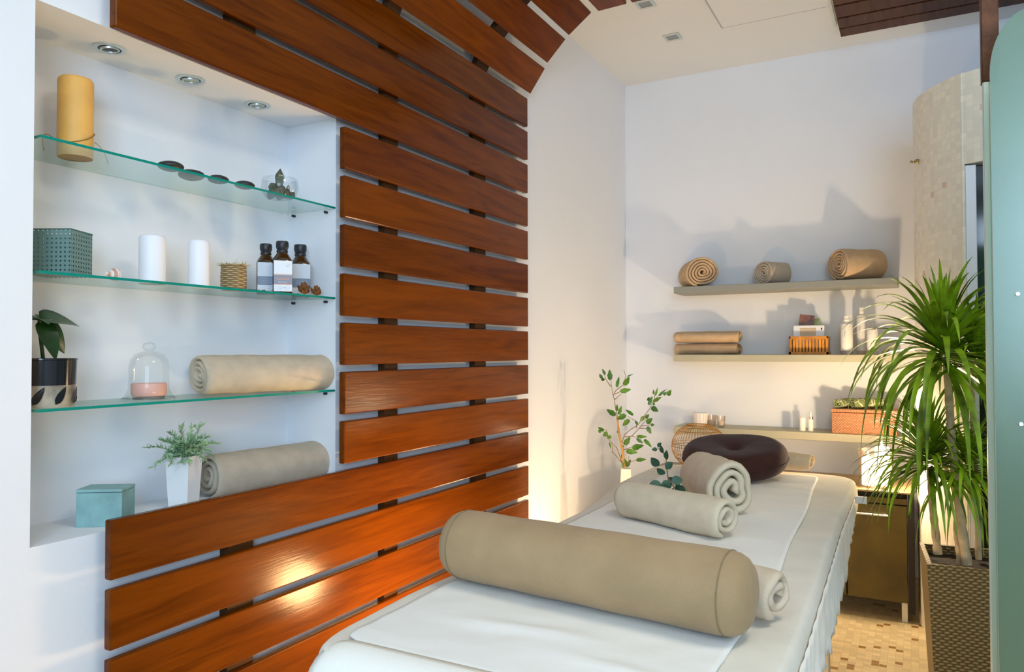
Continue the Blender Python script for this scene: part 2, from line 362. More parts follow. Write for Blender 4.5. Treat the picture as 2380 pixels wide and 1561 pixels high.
def roll_mesh(bm, length, r, layers, th, squash=1., seed=0, wob=.07, flat=.9, fuzz=.0012, taper=0., nseg=22, core=.25):
    """a cloth rolled into a spiral, axis along X, bottom at z=0"""
    rnd = random.Random(seed); ph = [rnd.uniform(0, 6.28) for _ in range(6)]
    pitch = th*1.16; rout = r-th/2; rin = max(th*.55, rout-layers*pitch); turns = (rout-rin)/pitch
    npt = int(turns*26)+8; C = []
    for i in range(npt):
        t = i/(npt-1); a = t*turns*2*PI + ph[0]
        # end the outer flap low on the back
        a += (-PI*.62 - (turns*2*PI + ph[0]))
        rr = rin+(rout-rin)*t
        rr *= 1+wob*(.6*math.sin(2*a*1.0+ph[1])+.4*math.sin(3*a+ph[2]))*(1-.6*t)
        y, z = rr*math.cos(a), rr*math.sin(a)
        C.append(Vector((y, z)))
    nrm = []
    for i in range(npt):
        d = (C[min(i+1, npt-1)]-C[max(i-1, 0)]).normalized(); nrm.append(Vector((d.y, -d.x)))
    loops = []
    for k in range(nseg+1):
        u = -1+2*k/nseg; u = math.copysign(1-(1-abs(u))**1.35, u) if abs(u) < 1 else u
        e = min(.09, th*.9/(length/2)); q = max(0, (abs(u)-(1-e))/e); hs = math.sqrt(max(0, 1-q*q))*.75+.25 if q > 0 else 1
        tp = 1-taper*(u*.5+.5)
        o, n_ = [], []
        for i in range(npt):
            h = th/2*hs
            for s, lst in ((1, o), (-1, n_)):
                p = C[i]+nrm[i]*h*s
                y, z = p.x*tp, p.y*tp
                z = z if z > -r*flat*tp else -r*flat*tp + (z+r*flat*tp)*.12
                x = u*length/2
                if abs(u) > .8: x += (abs(u)-.8)/.2*math.copysign(1, u)*(.004*math.sin(i*.21+ph[3])+.006*noise.noise(Vector((i*.15, seed, u))))
                v = Vector((x, y, z*squash))
                nz = noise.noise(Vector((x*18, y*24, z*24))+Vector((seed*3.1, 0, 0)))*fuzz*2.2
                v.y += nz; v.z += nz
                lst.append(v)
        zo = r*flat*squash*1.0
        loops.append([bm.verts.new(v+Vector((0, 0, zo))) for v in o+list(reversed(n_))])
    for a, b in zip(loops, loops[1:]): bridge(bm, a, b)
    for lp, rev in ((loops[0], True), (loops[-1], False)):
        m_ = len(lp)
        for i in range(npt-1):
            q = [lp[i], lp[i+1], lp[m_-2-i], lp[m_-1-i]]
            if rev: q.reverse()
            bm.faces.new(q)
def towel_roll(label, loc, rotz, length, r, layers, th, m, squash=1., seed=0, group=None, tilt=0, cat='towel', name='rolled_towel', taper=0, **kw):
    bm = B(); roll_mesh(bm, length, r, layers, th, squash, seed, taper=taper, **kw)
    o = obj(name, bm, m, None, smooth=1.2); o.location = loc; o.rotation_euler = (0, tilt, rotz)
    return tag(o, label, cat, group)

def text_mesh(body, size, m, parent, loc, rot, name='lettering', bold=0):
    cu = bpy.data.curves.new(name, 'FONT'); cu.body = body; cu.size = size; cu.extrude = .0002; cu.offset = bold
    cu.align_x = 'CENTER'; cu.align_y = 'CENTER'
    t = bpy.data.objects.new(name, cu); COL.objects.link(t)
    bpy.context.view_layer.update()
    me = bpy.data.meshes.new_from_object(t.evaluated_get(bpy.context.evaluated_depsgraph_get()))
    bpy.data.objects.remove(t); me.materials.clear(); me.materials.append(m)
    o = bpy.data.objects.new(name, me); COL.objects.link(o); o.parent = parent; o.location = loc; o.rotation_euler = rot
    return o

def ribbon(bm, base, d, length, width, droop, seg=9, fold=.35, twist=0., mi=0):
    """one strap leaf from base along d that bends down under its own weight"""
    d = Vector(d).normalized(); p = Vector(base); step = length/seg
    side = d.cross(Vector((0, 0, 1)))
    if side.length < .05: side = Vector((math.cos(twist*9), math.sin(twist*9), 0))
    side.normalize(); prev = None
    for i in range(seg+1):
        t = i/seg; w = width*(.45+.55*min(1, t*5))*(1-t**2.6)**.9+.0004
        nrm = side.cross(d).normalized()
        a, c, b = p-side*w/2, p-nrm*w*fold*.5, p+side*w/2
        cur = [bm.verts.new(a), bm.verts.new(c), bm.verts.new(b)]
        if prev:
            for k in range(2): bm.faces.new((prev[k], prev[k+1], cur[k+1], cur[k])).material_index = mi
        prev = cur
        p = p+d*step
        d = (d+Vector((0, 0, -1))*droop*step*(.15+1.85*t)).normalized()
        side = (side-d*side.dot(d)).normalized()
def blade(bm, base, d, nrm, length, width, curl=.25, seg=6, lobes=0., mi=0, shape=.42):
    """one broad leaf"""
    d = Vector(d).normalized(); nrm = Vector(nrm); side = d.cross(nrm)
    if side.length < .1: side = d.cross(Vector((0, 0, 1)))
    side.normalize(); nrm = side.cross(d).normalized(); base = Vector(base); prev = None
    for i in range(seg+1):
        t = i/seg; w = width/2*(math.sin(PI*t**(shape*1.6))**.8 if 0 < t < 1 else .02)
        if lobes: w *= 1+lobes*math.sin(t*17)
        p = base+d*length*t-nrm*curl*length*t*t
        cur = [bm.verts.new(p-side*w+nrm*w*.2), bm.verts.new(p), bm.verts.new(p+side*w+nrm*w*.2)]
        if prev:
            for k in range(2): bm.faces.new((prev[k], prev[k+1], cur[k+1], cur[k])).material_index = mi
        prev = cur

# ================================================================== ROOM
W = -1.5496; YB = 4.348; CEIL = 2.786; XR = 2.6; YF = -2.4
NY0, NY1, NZ0, NZ1, NX = .855, 1.742, .772, 1.871, -1.748
bm = B()
T = .35
box(bm, W-T, NX, YF, YB+.3, -.1, CEIL+.2)
box(bm, NX, W, YF, NY0, -.1, CEIL+.2); box(bm, NX, W, NY1, YB+.3, -.1, CEIL+.2)
box(bm, NX, W, NY0, NY1, -.1, NZ0); box(bm, NX, W, NY0, NY1, NZ1, CEIL+.2)
struct('wall_left', bm, M['wall'], label='white left wall with a recessed shelf niche')
bm = B(); box(bm, W, XR+.3, YB, YB+.3, -.1, CEIL+.2); struct('wall_back', bm, M['wall'])
bm = B(); box(bm, XR, XR+.3, YF, YB, -.1, CEIL+.2); struct('wall_right', bm, M['wall'])
bm = B()   # front wall behind the camera, with an added opening that lets cool light in
box(bm, W, .4, YF-.3, YF, -.1, CEIL+.2); box(bm, 2.2, XR+.3, YF-.3, YF, -.1, CEIL+.2)
box(bm, .4, 2.2, YF-.3, YF, -.1, .9); box(bm, .4, 2.2, YF-.3, YF, 2.5, CEIL+.2)
struct('wall_front', bm, M['wall'])
bm = B(); box(bm, W-T, XR+.3, YF-.3, YB+.3, -.2, 0); struct('floor', bm, M['floor'])
bm = B(); box(bm, W-T, XR+.3, YF-.3, YB+.3, CEIL, CEIL+.2); struct('ceiling', bm, M['ceil'])

# ------------------------------------------------------------------ wooden wall slats
SX, STH = -1.5, .022; YR = 2.934; YN = 1.726; YL = .992; ZT = 1.986; PIT = .1478; SW = .1273
def slat(y0, y1, ztop, label, grp):
    bm = B(); box(bm, SX-STH, SX, y0, y1, ztop-SW, ztop, .004, 2)
    return tag(obj('wooden_slat', bm, M['slat'], smooth=.3), label, 'slat', grp)
GS = 'wooden slats on the left wall'
names_above = {-2: 'topmost upright long wooden slat, just below the slats that curve over', -1: 'second long wooden slat up from the niche top', 0: 'long wooden slat directly along the top edge of the niche'}
ordn = ['first', 'second', 'third', 'fourth', 'fifth', 'sixth', 'seventh']
for k in range(-2, 12):
    zt = ZT-k*PIT
    if k <= 0: slat(YL, YR, zt, names_above[k], GS)
    elif k <= 7:
        slat(YN, YR, zt, 'short wooden slat right of the niche, %s' % ['topmost of the seven', 'second of the seven, by the top glass shelf', 'third of the seven, by the bottle caps', 'fourth of the seven, by the bottle labels', 'fifth of the seven, by the bell jar knob', 'sixth of the seven, by the lowest glass shelf', 'lowest of the seven'][k-1], 'short wooden slats right of the niche')
    else:
        slat(YL, YR, zt, {8: 'long orange-brown slat directly under the niche sill', 9: 'long slat below the niche with a big white glare spot', 10: 'long orange slat third below the niche, above the table edge', 11: 'lowest visible orange slat, partly behind the massage table end'}[k], GS)
# slats on the curve, each turned a little further to the ceiling
arc = [((-1.486, 2.300), (-1.414, 2.400), 'bright orange-brown slat where the wall starts curving over'),
       ((-1.402, 2.422), (-1.315, 2.509), 'second curved-over slat, tilted about forty-five degrees'),
       ((-1.299, 2.523), (-1.194, 2.599), 'third curved-over slat, nearly flat, at top centre'),
       ((-1.163, 2.598), (-1.037, 2.601), 'dark flat overhead slat, left one of the two by the square spotlight'),
       ((-1.014, 2.601), (-.888, 2.601), 'dark flat overhead slat touching the upper square spotlight in view')]
for (p, q, lab) in arc:
    a, b = Vector((p[0], 0, p[1])), Vector((q[0], 0, q[1])); d = (b-a); ln = d.length; d.normalize()
    n = Vector((-d.z, 0, d.x))
    if n.z < 0: n = -n
    mtx = Matrix(((d.x, 0, n.x, a.x), (0, 1, 0, 0), (d.z, 0, n.z, a.z), (0, 0, 0, 1)))
    bm = B(); box(bm, 0, ln, YL, YR, 0, STH, .003, 2, mtx=mtx)
    tag(obj('wooden_slat', bm, M['slat'], smooth=.3), lab, 'slat', 'curved overhead slats')
# vertical battens that carry the slats, running up into curved ribs
def batten(y0, y1, label, full=True):
    bm = B()
    x0, x1 = W, SX-STH
    if full:
        path = [(x1, .05), (x1, 2.27), (-1.508, 2.305), (-1.432, 2.415), (-1.327, 2.528), (-1.203, 2.622), (-1.165, 2.6235), (-.80, 2.6235)]
        up = []
        for i, p in enumerate(path):
            a = Vector(path[max(i-1, 0)]); b = Vector(path[min(i+1, len(path)-1)]); d = (b-a).normalized(); up.append(Vector((-d.y, d.x)))
        prev = None
        for (x, z), n in zip(path, up):
            c = ring(bm, [(x, y0, z), (x, y1, z), (x+n.x*.026, y1, z+n.y*.026), (x+n.x*.026, y0, z+n.y*.026)])
            if prev: bridge(bm, prev, c)
            else: bm.faces.new(c)
            prev = c
        bm.faces.new(prev)
    else:
        box(bm, x0, x1, y0, y1, .05, NZ0-.004); 
    return tag(obj('wall_batten', bm, M['batten']), label, 'batten', 'dark battens behind the slats')
batten(1.945, 2.015, 'dark vertical batten behind the slats, nearer the niche')
batten(2.514, 2.598, 'dark vertical batten behind the slats, nearer their far end')
batten(1.316, 1.399, 'short dark batten behind the slats below the niche', False)
bm = B(); box(bm, W, SX-STH, 1.316, 1.399, NZ1+.004, 2.27); tag(obj('wall_batten', bm, M['batten']), 'dark batten behind the slats above the niche', 'batten', 'dark battens behind the slats')

# ------------------------------------------------------------------ back wall shelves
SYF = 4.12
def wall_shelf(x0, x1, z1, th, m, label):
    bm = B(); box(bm, x0, x1, SYF, YB, z1-th, z1, .002, 1)
    return tag(obj('wall_shelf', bm, m), label, 'shelf', 'floating shelves on the back wall')
k_ = SYF/4.1
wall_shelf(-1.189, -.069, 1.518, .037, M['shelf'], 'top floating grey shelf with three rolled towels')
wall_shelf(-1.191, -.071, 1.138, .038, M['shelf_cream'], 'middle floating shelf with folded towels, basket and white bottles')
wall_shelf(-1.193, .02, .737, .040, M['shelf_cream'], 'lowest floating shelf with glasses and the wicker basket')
ZS1, ZS2, ZS3 = 1.518, 1.138, .737

# ------------------------------------------------------------------ ceiling: hatch, spots, dark slat panel
bm = B()
hx0, hx1, hy0, hy1 = -.83, -.30, 3.19, 3.78
for (a, b, c, d) in ((hx0-.008, hx1+.008, hy0-.008, hy0), (hx0-.008, hx1+.008, hy1, hy1+.008), (hx0-.008, hx0, hy0, hy1), (hx1, hx1+.008, hy0, hy1)):
    box(bm, a, b, c, d, CEIL-.003, CEIL)
hatch = thing('ceiling_hatch', 'flat white access hatch set in the ceiling', 'hatch', (0, 0, 0))
obj('hatch_frame', bm, M['label_grey'], hatch)
bm = B(); box(bm, hx0, hx1, hy0, hy1, CEIL-.0045, CEIL, .001, 1); obj('hatch_door', bm, M['ceil'], hatch)
for (u, v, lab) in ((1563, 85, 'square ceiling spotlight standing alone left of the hatch'), (1500, 8, 'square ceiling spotlight at the top edge beside the overhead slat')):
    p = at(u, v, Z=CEIL)
    t = thing('square_spotlight', lab, 'ceiling light', (p.x, p.y, CEIL), (0, 0, 0), 'square ceiling spotlights')
    s = .042
    bm = B()
    for (a, b, c, d) in ((-s, s, -s, -s+.014), (-s, s, s-.014, s), (-s, -s+.014, -s+.014, s-.014), (s-.014, s, -s+.014, s-.014)): box(bm, a, b, c, d, -.006, 0, .001, 1)
    obj('frame', bm, M['brushed'], t)
    bm = B(); box(bm, -s+.014, s-.014, -s+.014, s-.014, -.003, 0); obj('lens', bm, plain('grey_lens', (.25, .27, .28), .2), t)
pz = CEIL-.03
bm_y = [(4.02, 4.12), (3.893, 4.006), (3.745, 3.875), (3.60, 3.727)]
for i, (a, b) in enumerate(bm_y):
    a, b = a-.12*0, b
    bm = B(); box(bm, -.312, 2.2, a-.0, b, pz, pz+.022, .002, 1)
    tag(obj('ceiling_slat', bm, M['slat_dark']), ['dark ceiling slat nearest the back wall, top right', 'dark ceiling slat second from the back wall', 'dark ceiling slat third from the back wall', 'dark ceiling slat fourth from the back wall at the picture edge', 'dark ceiling slat fifth from the back wall', 'dark ceiling slat farthest from the back wall'][i], 'slat', 'dark ceiling slats at top right')
for x, xl in ((-.2, 'left'), (.9, 'middle'), (1.9, 'right')):
    bm = B(); box(bm, x, x+.05, 3.60, 4.12, pz+.022, CEIL); tag(obj('ceiling_batten', bm, M['batten']), 'dark batten above the ceiling slats, %s one of three' % xl, 'batten', 'ceiling battens')
bm = B(); box(bm, -.335, -.322, 3.2, 4.02, CEIL-.012, CEIL); tag(obj('light_slot_strip', bm, M['aluminium']), 'thin pale strip for the bright light slot at the left end of the dark ceiling slats', 'trim')  # pale strip in place of a bright slot of light

# ------------------------------------------------------------------ round mosaic cabin with its doorway
cp = [(.035, 4.348), (.010, 4.0), (.004, 3.75), (.010, 3.62), (.035, 3.53), (.087, 3.435), (.162, 3.34), (.178, 3.331)]
ctop = [(.178, 3.331), (.246, 3.30), (.34, 3.275), (.46, 3.27), (.60, 3.29), (.80, 3.35), (1.05, 3.5)]
ZC = 2.225
def smooth_path(pts, n=6):
    out = []
    P = [Vector((x, y, 0)) for x, y in pts]
    for i in range(len(P)-1):
        a, b, c, d = P[max(i-1, 0)], P[i], P[i+1], P[min(i+2, len(P)-1)]
        for k in range(n):
            t = k/n
            out.append(.5*((2*b)+(-a+c)*t+(2*a-5*b+4*c-d)*t*t+(-a+3*b-3*c+d)*t**3))
    out.append(P[-1]); return out
full = smooth_path(cp+ctop[1:])
bm = B(); uvl = bm.loops.layers.uv.new('UVMap')
DZ = 1.872; cum = 0; prev = None
def cquad(a, b, z0, z1, s0, s1, flip=False):
    v = [bm.verts.new((a.x, a.y, z0)), bm.verts.new((b.x, b.y, z0)), bm.verts.new((b.x, b.y, z1)), bm.verts.new((a.x, a.y, z1))]
    f = bm.faces.new(v)
    for l, uv in zip(f.loops, ((s0, z0), (s1, z0), (s1, z1), (s0, z1))): l[uvl].uv = uv
inner = []
for i, p in enumerate(full):
    d = (full[min(i+1, len(full)-1)]-full[max(i-1, 0)]).normalized(); inner.append(p+Vector((-d.y, d.x, 0))*.06)
for i in range(len(full)-1):
    a, b = full[i], full[i+1]; s = (b-a).length
    door = a.x > .177 and a.x < .9 and a.y < 3.45
    cquad(a, b, DZ if door else 0, ZC, cum, cum+s)
    cquad(inner[i], inner[i+1], DZ if door else 0, ZC, cum, cum+s)
    v = [bm.verts.new(q) for q in ((a.x, a.y, ZC), (b.x, b.y, ZC), (inner[i+1].x, inner[i+1].y, ZC), (inner[i].x, inner[i].y, ZC))]
    f = bm.faces.new(v)
    for l in f.loops: l[uvl].uv = (l.vert.co.x, l.vert.co.y)
    if door:
        v = [bm.verts.new(q) for q in ((a.x, a.y, DZ), (b.x, b.y, DZ), (inner[i+1].x, inner[i+1].y, DZ), (inner[i].x, inner[i].y, DZ))]
        f = bm.faces.new(v)
        for l in f.loops: l[uvl].uv = (l.vert.co.x, l.vert.co.y)
    cum += s
bmesh.ops.remove_doubles(bm, verts=bm.verts, dist=.0004)
cab = struct('wall_cabin', bm, M['cabin'], smooth=.5, label='curved free-standing wall of small cream mosaic tiles')
door = thing('cabin_doorway', 'pale-framed doorway in the round mosaic wall, its dark inside a flat dark sheet', 'door', (0, 0, 0))
bm = B(); box(bm, .178, .214, 3.331, 3.36, .0, DZ-.005, .002, 1); obj('door_frame', bm, M['white_frame'], door)
bm = B(); box(bm, .214, .95, 3.35, 3.362, .0, DZ-.005); obj('dark_doorway_sheet', bm, M['doorway_dark'], door)  # dark sheet in place of the unlit space behind the doorway
hk = at(2131, 380, Y=3.6)
h = thing('wall_hook', 'small brass knob hook high on the mosaic wall edge', 'hook', (.012, 3.56, hk.z))
bm = B(); mt = Matrix.Rotation(-PI/2, 4, 'Y'); lathe(bm, [(.010, -.012), (.009, 0), (.004, .004), (.004, .010), (.0065, .013), (.0065, .018), (.003, .020)], 16, mt); obj('knob', bm, plain('brass', (.30, .22, .08), .35, .8), h, smooth=.6)

# ------------------------------------------------------------------ frosted glass screen and its post
PY = 1.66
pa, pb = at(2291, 800, Y=PY).x, at(2322, 100, Y=PY).x
post = thing('door_post', 'slim upright post, brown above and pale metal below, left of the frosted glass', 'post', (0, 0, 0))
zj = at(2300, 188, Y=PY).z
bm = B(); box(bm, pa, pb, PY, PY+.03, zj, CEIL, .002, 1); obj('upper_post', bm, M['slat_dark'], post)  # brown upper length of the post
bm = B(); box(bm, pa+.001, at(2310, 800, Y=PY).x, PY, PY+.02, 0, zj, .002, 1); obj('lower_post', bm, M['aluminium'], post)
gx0 = at(2305, 800, Y=1.6).x; gz = at(2380, 45, Y=1.6).z
gx0 = at(2311, 800, Y=1.6).x
scr = thing('frosted_glass_panel', 'frosted green glass panel with a rounded top corner at the right edge', 'glass screen', (0, 0, 0))
pts = []
R = at(2395, 45, Y=1.6).x-gx0
for i in range(13):
    a = PI-PI/2*i/12; pts.append((gx0+R+R*math.cos(a), gz+.02-.105+.105*math.sin(a)))
pts += [(.95, gz+.02), (.95, .03), (gx0, .03)]
bm = B(); fa = [bm.verts.new((x, 1.6, z)) for x, z in pts]; fb = [bm.verts.new((x, 1.61, z)) for x, z in pts]
bm.faces.new(fa); bm.faces.new(list(reversed(fb)))
for i in range(len(fa)): bm.faces.new((fa[i], fb[i], fb[(i+1) % len(fa)], fa[(i+1) % len(fa)])).material_index = 1
obj('pane', bm, None, scr, mats=[M['frosted'], M['aluminium']])
for (u, v) in ((2365, 683), (2373, 985)):
    p = at(u, v, Y=1.6); bm = B(); lathe(bm, [(.0035, -.002), (.0035, .003)], 12, Matrix.Translation((p.x, 1.599, p.z)) @ Matrix.Rotation(PI/2, 4, 'X')); obj('fixing_bolt', bm, M['white_ceramic'], scr, smooth=.5)

# ================================================================== MASSAGE TABLE
ZBED = .66
BX0, BX1, BY0, BY1 = -.915, -.195, .965, 3.25
bed = thing('massage_table', 'padded massage table under a cream blanket, along the slatted wall', 'massage table', (-.55, 2.1, 0))
def bl(p): return (p[0]+.55, p[1]-2.1, p[2])
bm = B()
nu, nv = 44, 90
rr = .045; hh = .13
def bed_left(y):
    t = min(1, max(0, (y-2.1)/.7)); t = t*t*(3-2*t); return BX0-.075*t
grid = []
cr = .13   # plan corner radius
for j in range(nv+1):
    row = []
    for i in range(nu+1):
        # superellipse plan: map the square to a rounded rectangle, with a rolled edge
        s = -1+2*i/nu; t = -1+2*j/nv
        y = BY0+(BY1-BY0)*(t*.5+.5)
        x0 = bed_left(y); x1 = BX1-(.02 if y > 2.4 else .02*max(0, (y-1.4)))
        ex = 0
        dy = min(y-BY0, BY1-y)
        if dy < cr: 
            ex = cr-math.sqrt(max(0, cr*cr-(cr-dy)**2)); ex *= (.35 if y < 2 else 1)
        x = x0+ex+(x1-x0-2*ex)*(s*.5+.5)
        z = ZBED+.0015*noise.noise(Vector((x*6, y*5, 2)))+.005*noise.noise(Vector((x*3, y*3.3, 7)))
        row.append(Vector((x, y, z)))
    grid.append(row)
V = [[bm.verts.new(bl(p)) for p in row] for row in grid]
for j in range(nv):
    for i in range(nu): bm.faces.new((V[j][i], V[j][i+1], V[j+1][i+1], V[j+1][i]))
# rounded edge and side all round
peri = [(0, i) for i in range(nu+1)]+[(j, nu) for j in range(1, nv+1)]+[(nv, i) for i in range(nu-1, -1, -1)]+[(j, 0) for j in range(nv-1, 0, -1)]
P = [grid[j][i] for j, i in peri]; PV = [V[j][i] for j, i in peri]; n = len(P)
outn = []
for k in range(n):
    d = P[(k+1) % n]-P[k-1]; outn.append(Vector((d.y, -d.x, 0)).normalized())
prev = PV
for q in range(1, 8):
    a = q/7*PI/2
    cur = [bm.verts.new(bl(P[k]+outn[k]*rr*.42*math.sin(a)-Vector((0, 0, rr*(1-math.cos(a)))))) for k in range(n)]
    bridge(bm, prev, cur); prev = cur
for zz, o_ in ((-.07, .42), (-.10, .36), (-hh, .2)):
    cur = [bm.verts.new(bl(P[k]+outn[k]*(rr*o_+.003*math.sin(k*.7))+Vector((0, 0, zz)))) for k in range(n)]
    bridge(bm, prev, cur); prev = cur
bm.faces.new(list(reversed(prev)))
obj('padded_top', bm, M['blanket'], bed, smooth=1.0)
bm = B(); box(bm, *[BX0+.03+.55, BX1-.05+.55], BY0+.05-2.1, BY1-.1-2.1, ZBED-hh-.06, ZBED-hh-.002, .004, 1); obj('frame', bm, M['leaf_tan'], bed)
for (x, y) in ((BX0+.05, BY0+.15), (BX1-.045, BY0+.15), (BX0+.05, 2.28), (BX1-.045, 2.28)):
    bm = B(); box(bm, x-.02+.55, x+.02+.55, y-.02-2.1, y+.02-2.1, 0, ZBED-hh-.06, .003, 1); obj('leg', bm, plain('leg_wood', (.62, .45, .26), .5), bed)
# white cloth wrapped over the near end
bm = B(); prev = None
prof = [(1.000, .6640), (.985, .6645), (.970, .662), (.955, .656), (.941, .645), (.930, .628), (.924, .60), (.922, .55), (.919, .48), (.917, .40)]
for k, (y, z) in enumerate(prof):
    cur = []
    for i in range(41):
        t = i/40; x = BX0+.028+(BX1-BX0-.03)*t
        yy = y+.035*(t)*0+(.004*math.sin(t*23)+.006*math.sin(t*9+1))*max(0, k-4)/5
        if k < 3: yy -= .0
        cur.append(bm.verts.new(bl((x, yy, z-(.012*(1-min(1, t*14))**2+.012*(1-min(1, (1-t)*14))**2)))))
    if prev: bridge(bm, prev, cur, closed=False)
    prev = cur
ec = obj('end_cover', bm, M['white_cloth'], bed, smooth=1.4)
so = ec.modifiers.new('thickness', 'SOLIDIFY'); so.thickness = .005; so.offset = 1
# ruffled trim that hangs from the right edge
bm = B(); prev = None
for k in range(9):
    t = k/8; cur = []
    for i in range(221):
        y = 1.0+(2.92-1.0)*i/220
        drop = .150+.010*math.sin(y*21)+.006*math.sin(y*47+1)
        if y > 2.40: drop *= 1-.75*(y-2.40)/.52
        amp = .0015+.007*t
        x = BX1-(.02 if y > 2.4 else .02*max(0, (y-1.4)))+.0225+amp*math.sin(y*70+3*math.sin(y*9))*.5+.004*t+.008*t*noise.noise(Vector((y*9, t*3, 0)))
        cur.append(bm.verts.new(bl((x, y, ZBED-.03-drop*t+.004*math.sin(y*180)*t))))
    if prev: bridge(bm, prev, cur, closed=False)
    prev = cur
lc = obj('ruffled_trim', bm, plain('cream_lace', (.88, .84, .76), .9, bump=.4, bscale=120), bed, smooth=1.4)
so = lc.modifiers.new('thickness', 'SOLIDIFY'); so.thickness = .002
bm = B(); box(bm, BX1+.55-.02, BX1+.55+.035, 3.02-2.1, 3.028-2.1, ZBED-.062, ZBED-.036, .001, 1); obj('care_tag', bm, M['label_white'], bed)

# paper sheet on the table
bm = B()
shL = lambda y: -.882 if y < 2.2 else -.882-.012*(y-2.2)
shR = lambda y: -.272-.0*y if y < 1.8 else -.272-.045*(y-1.8)
rows = []
for j in range(141):
    y = 1.0+(3.16-1.0)*j/140; row = []
    e = max(0, .10-(3.16-y)); ex = .10-math.sqrt(max(0, .01-e*e)) if e > 0 else 0
    e2 = max(0, .05-(y-1.0)); ex2 = .05-math.sqrt(max(0, .0025-e2*e2)) if e2 > 0 else 0
    for i in range(61):
        t = i/60; x0, x1 = shL(y)+ex+ex2, shR(y)-.004*math.sin(y*7)-ex*.2
        x = x0+(x1-x0)*t
        q = Vector((x*7, y*11, 0)); wv = noise.noise(q)+.5*noise.noise(q*2.3)
        z = ZBED+.0065+.0022*wv
        # a few soft creases near the front
        z += .007*math.exp(-((y-1.19-.10*(x+.55))/.018)**2)*math.exp(-((x+.62)/.13)**2)+.006*math.exp(-((y-1.10+.12*(x+.4))/.016)**2)*math.exp(-((x+.40)/.11)**2)
        row.append(bm.verts.new((x, y, z)))
    rows.append(row)
for a, b in zip(rows, rows[1:]): bridge(bm, a, b, closed=False)
sh = obj('paper_sheet', bm, M['paper'], smooth=1.4)
so = sh.modifiers.new('thickness', 'SOLIDIFY'); so.thickness = .003; so.offset = -1
tag(sh, 'white paper sheet laid along the top of the massage table', 'sheet')

# bolster
BR = .0725; bc0, bc1 = at(1074, 1277, Y=1.385), at(1697, 1382, Y=1.318)
bc0.z = bc1.z = ZBED+.01+BR
d = (bc1-bc0); ln = d.length; ang = math.atan2(d.y, d.x)
bol = thing('bolster', 'large olive-tan cylindrical bolster pillow lying across the massage table', 'pillow', (bc0.x, bc0.y, ZBED+.010), (0, 0, ang))
bm = B(); mt = Matrix.Translation((0, 0, BR)) @ Matrix.Rotation(PI/2, 4, 'Y')
prof = [(BR*.985, .012), (BR*1.0, .025)]+[(BR*(1+.008*math.sin(i*1.1)), .025+(ln-.04)*i/20) for i in range(1, 20)]+[(BR*1.0, ln-.010), (BR*.985, ln)]
lathe(bm, prof, 56, mt, False, False)
obj('cover', bm, M['velvet'], bol, smooth=1.0)
for e, s in ((.012, -1), (ln, 1)):
    bm = B(); q = [(BR*.985, e), (BR*.96, e+s*.012), (BR*.88, e+s*.024), (BR*.72, e+s*.034), (BR*.47, e+s*.040), (BR*.2, e+s*.042), (.002, e+s*.042)]
    if s < 0: q.reverse()
    lathe(bm, q, 56, mt, s < 0, s > 0); obj('end_panel', bm, M['velvet'], bol, smooth=1.0)
    bm = B(); pr = [Vector((e, BR*.992*math.cos(a), BR+BR*.992*math.sin(a))) for a in [2*PI*i/64 for i in range(65)]]
    tube(bm, pr, .0012, 6); obj('piping', bm, plain('seam_olive', (.22, .165, .085), .9), bol, smooth=1.0)

# towels on the table
t1 = towel_roll('beige rolled towel lying in front, between the bolster and the leaning towel', (-.600, 2.07, ZBED+.012), math.radians(-24), .365, .0635, 2.8, .018, M['towel_light'], .92, seed=3, flat=.82, wob=.10)
t2 = towel_roll('beige rolled towel leaning on the front one, open spiral end to the right', (-.562, 2.40, ZBED+.014), math.radians(-57), .30, .078, 2.9, .018, M['towel_light'], 1.0, seed=14, flat=.9, wob=.34, taper=-.12, tilt=0)
t3 = towel_roll('small beige folded towel tucked behind the right end of the bolster', (-.292, 1.462, ZBED+.011), math.radians(-20), .15, .053, 2.2, .017, M['towel'], .95, seed=5, flat=.85, wob=.1)
t4 = towel_roll('warm beige roll behind the brown cushion at the table head', (-.535, 3.205, ZBED+.004), math.radians(-16), .36, .060, 3.5, .012, M['towel_peach'], 1.0, seed=11, taper=.45)

# round cushion
cu = thing('round_cushion', 'dark brown velvet round cushion with a dimpled centre at the table head', 'cushion', (-.622, 2.985, ZBED+.032), (math.radians(9), 0, 0))
prof = []
for i in range(25):
    a = -PI/2+PI*i/24; r = .150+.048*math.cos(a)
    prof.append((r, .056+.052*math.sin(a)))
top = [(.13, .1065), (.10, .105), (.07, .101), (.045, .093), (.028, .083), (.015, .076), (.002, .074)]
bot = [(.002, .004), (.06, .004), (.12, .004)]
bm = B(); lathe(bm, bot+prof[1:-1]+top, 64, None, True, True)
for v in bm.verts:
    a = math.atan2(v.co.y, v.co.x); rr_ = math.hypot(v.co.x, v.co.y)
    if v.co.z > .06: v.co.z += .004*math.sin(a*2+1)*(rr_/.2)+.003*noise.noise(v.co*14)
obj('cover', bm, M['velvet_dark'], cu, smooth=1.2)
bm = B(); tube(bm, [Vector((.1985*math.cos(a), .1985*math.sin(a), .054)) for a in [2*PI*i/72 for i in range(73)]], .0022, 6); obj('piping', bm, M['velvet_dark'], cu, smooth=1.0)

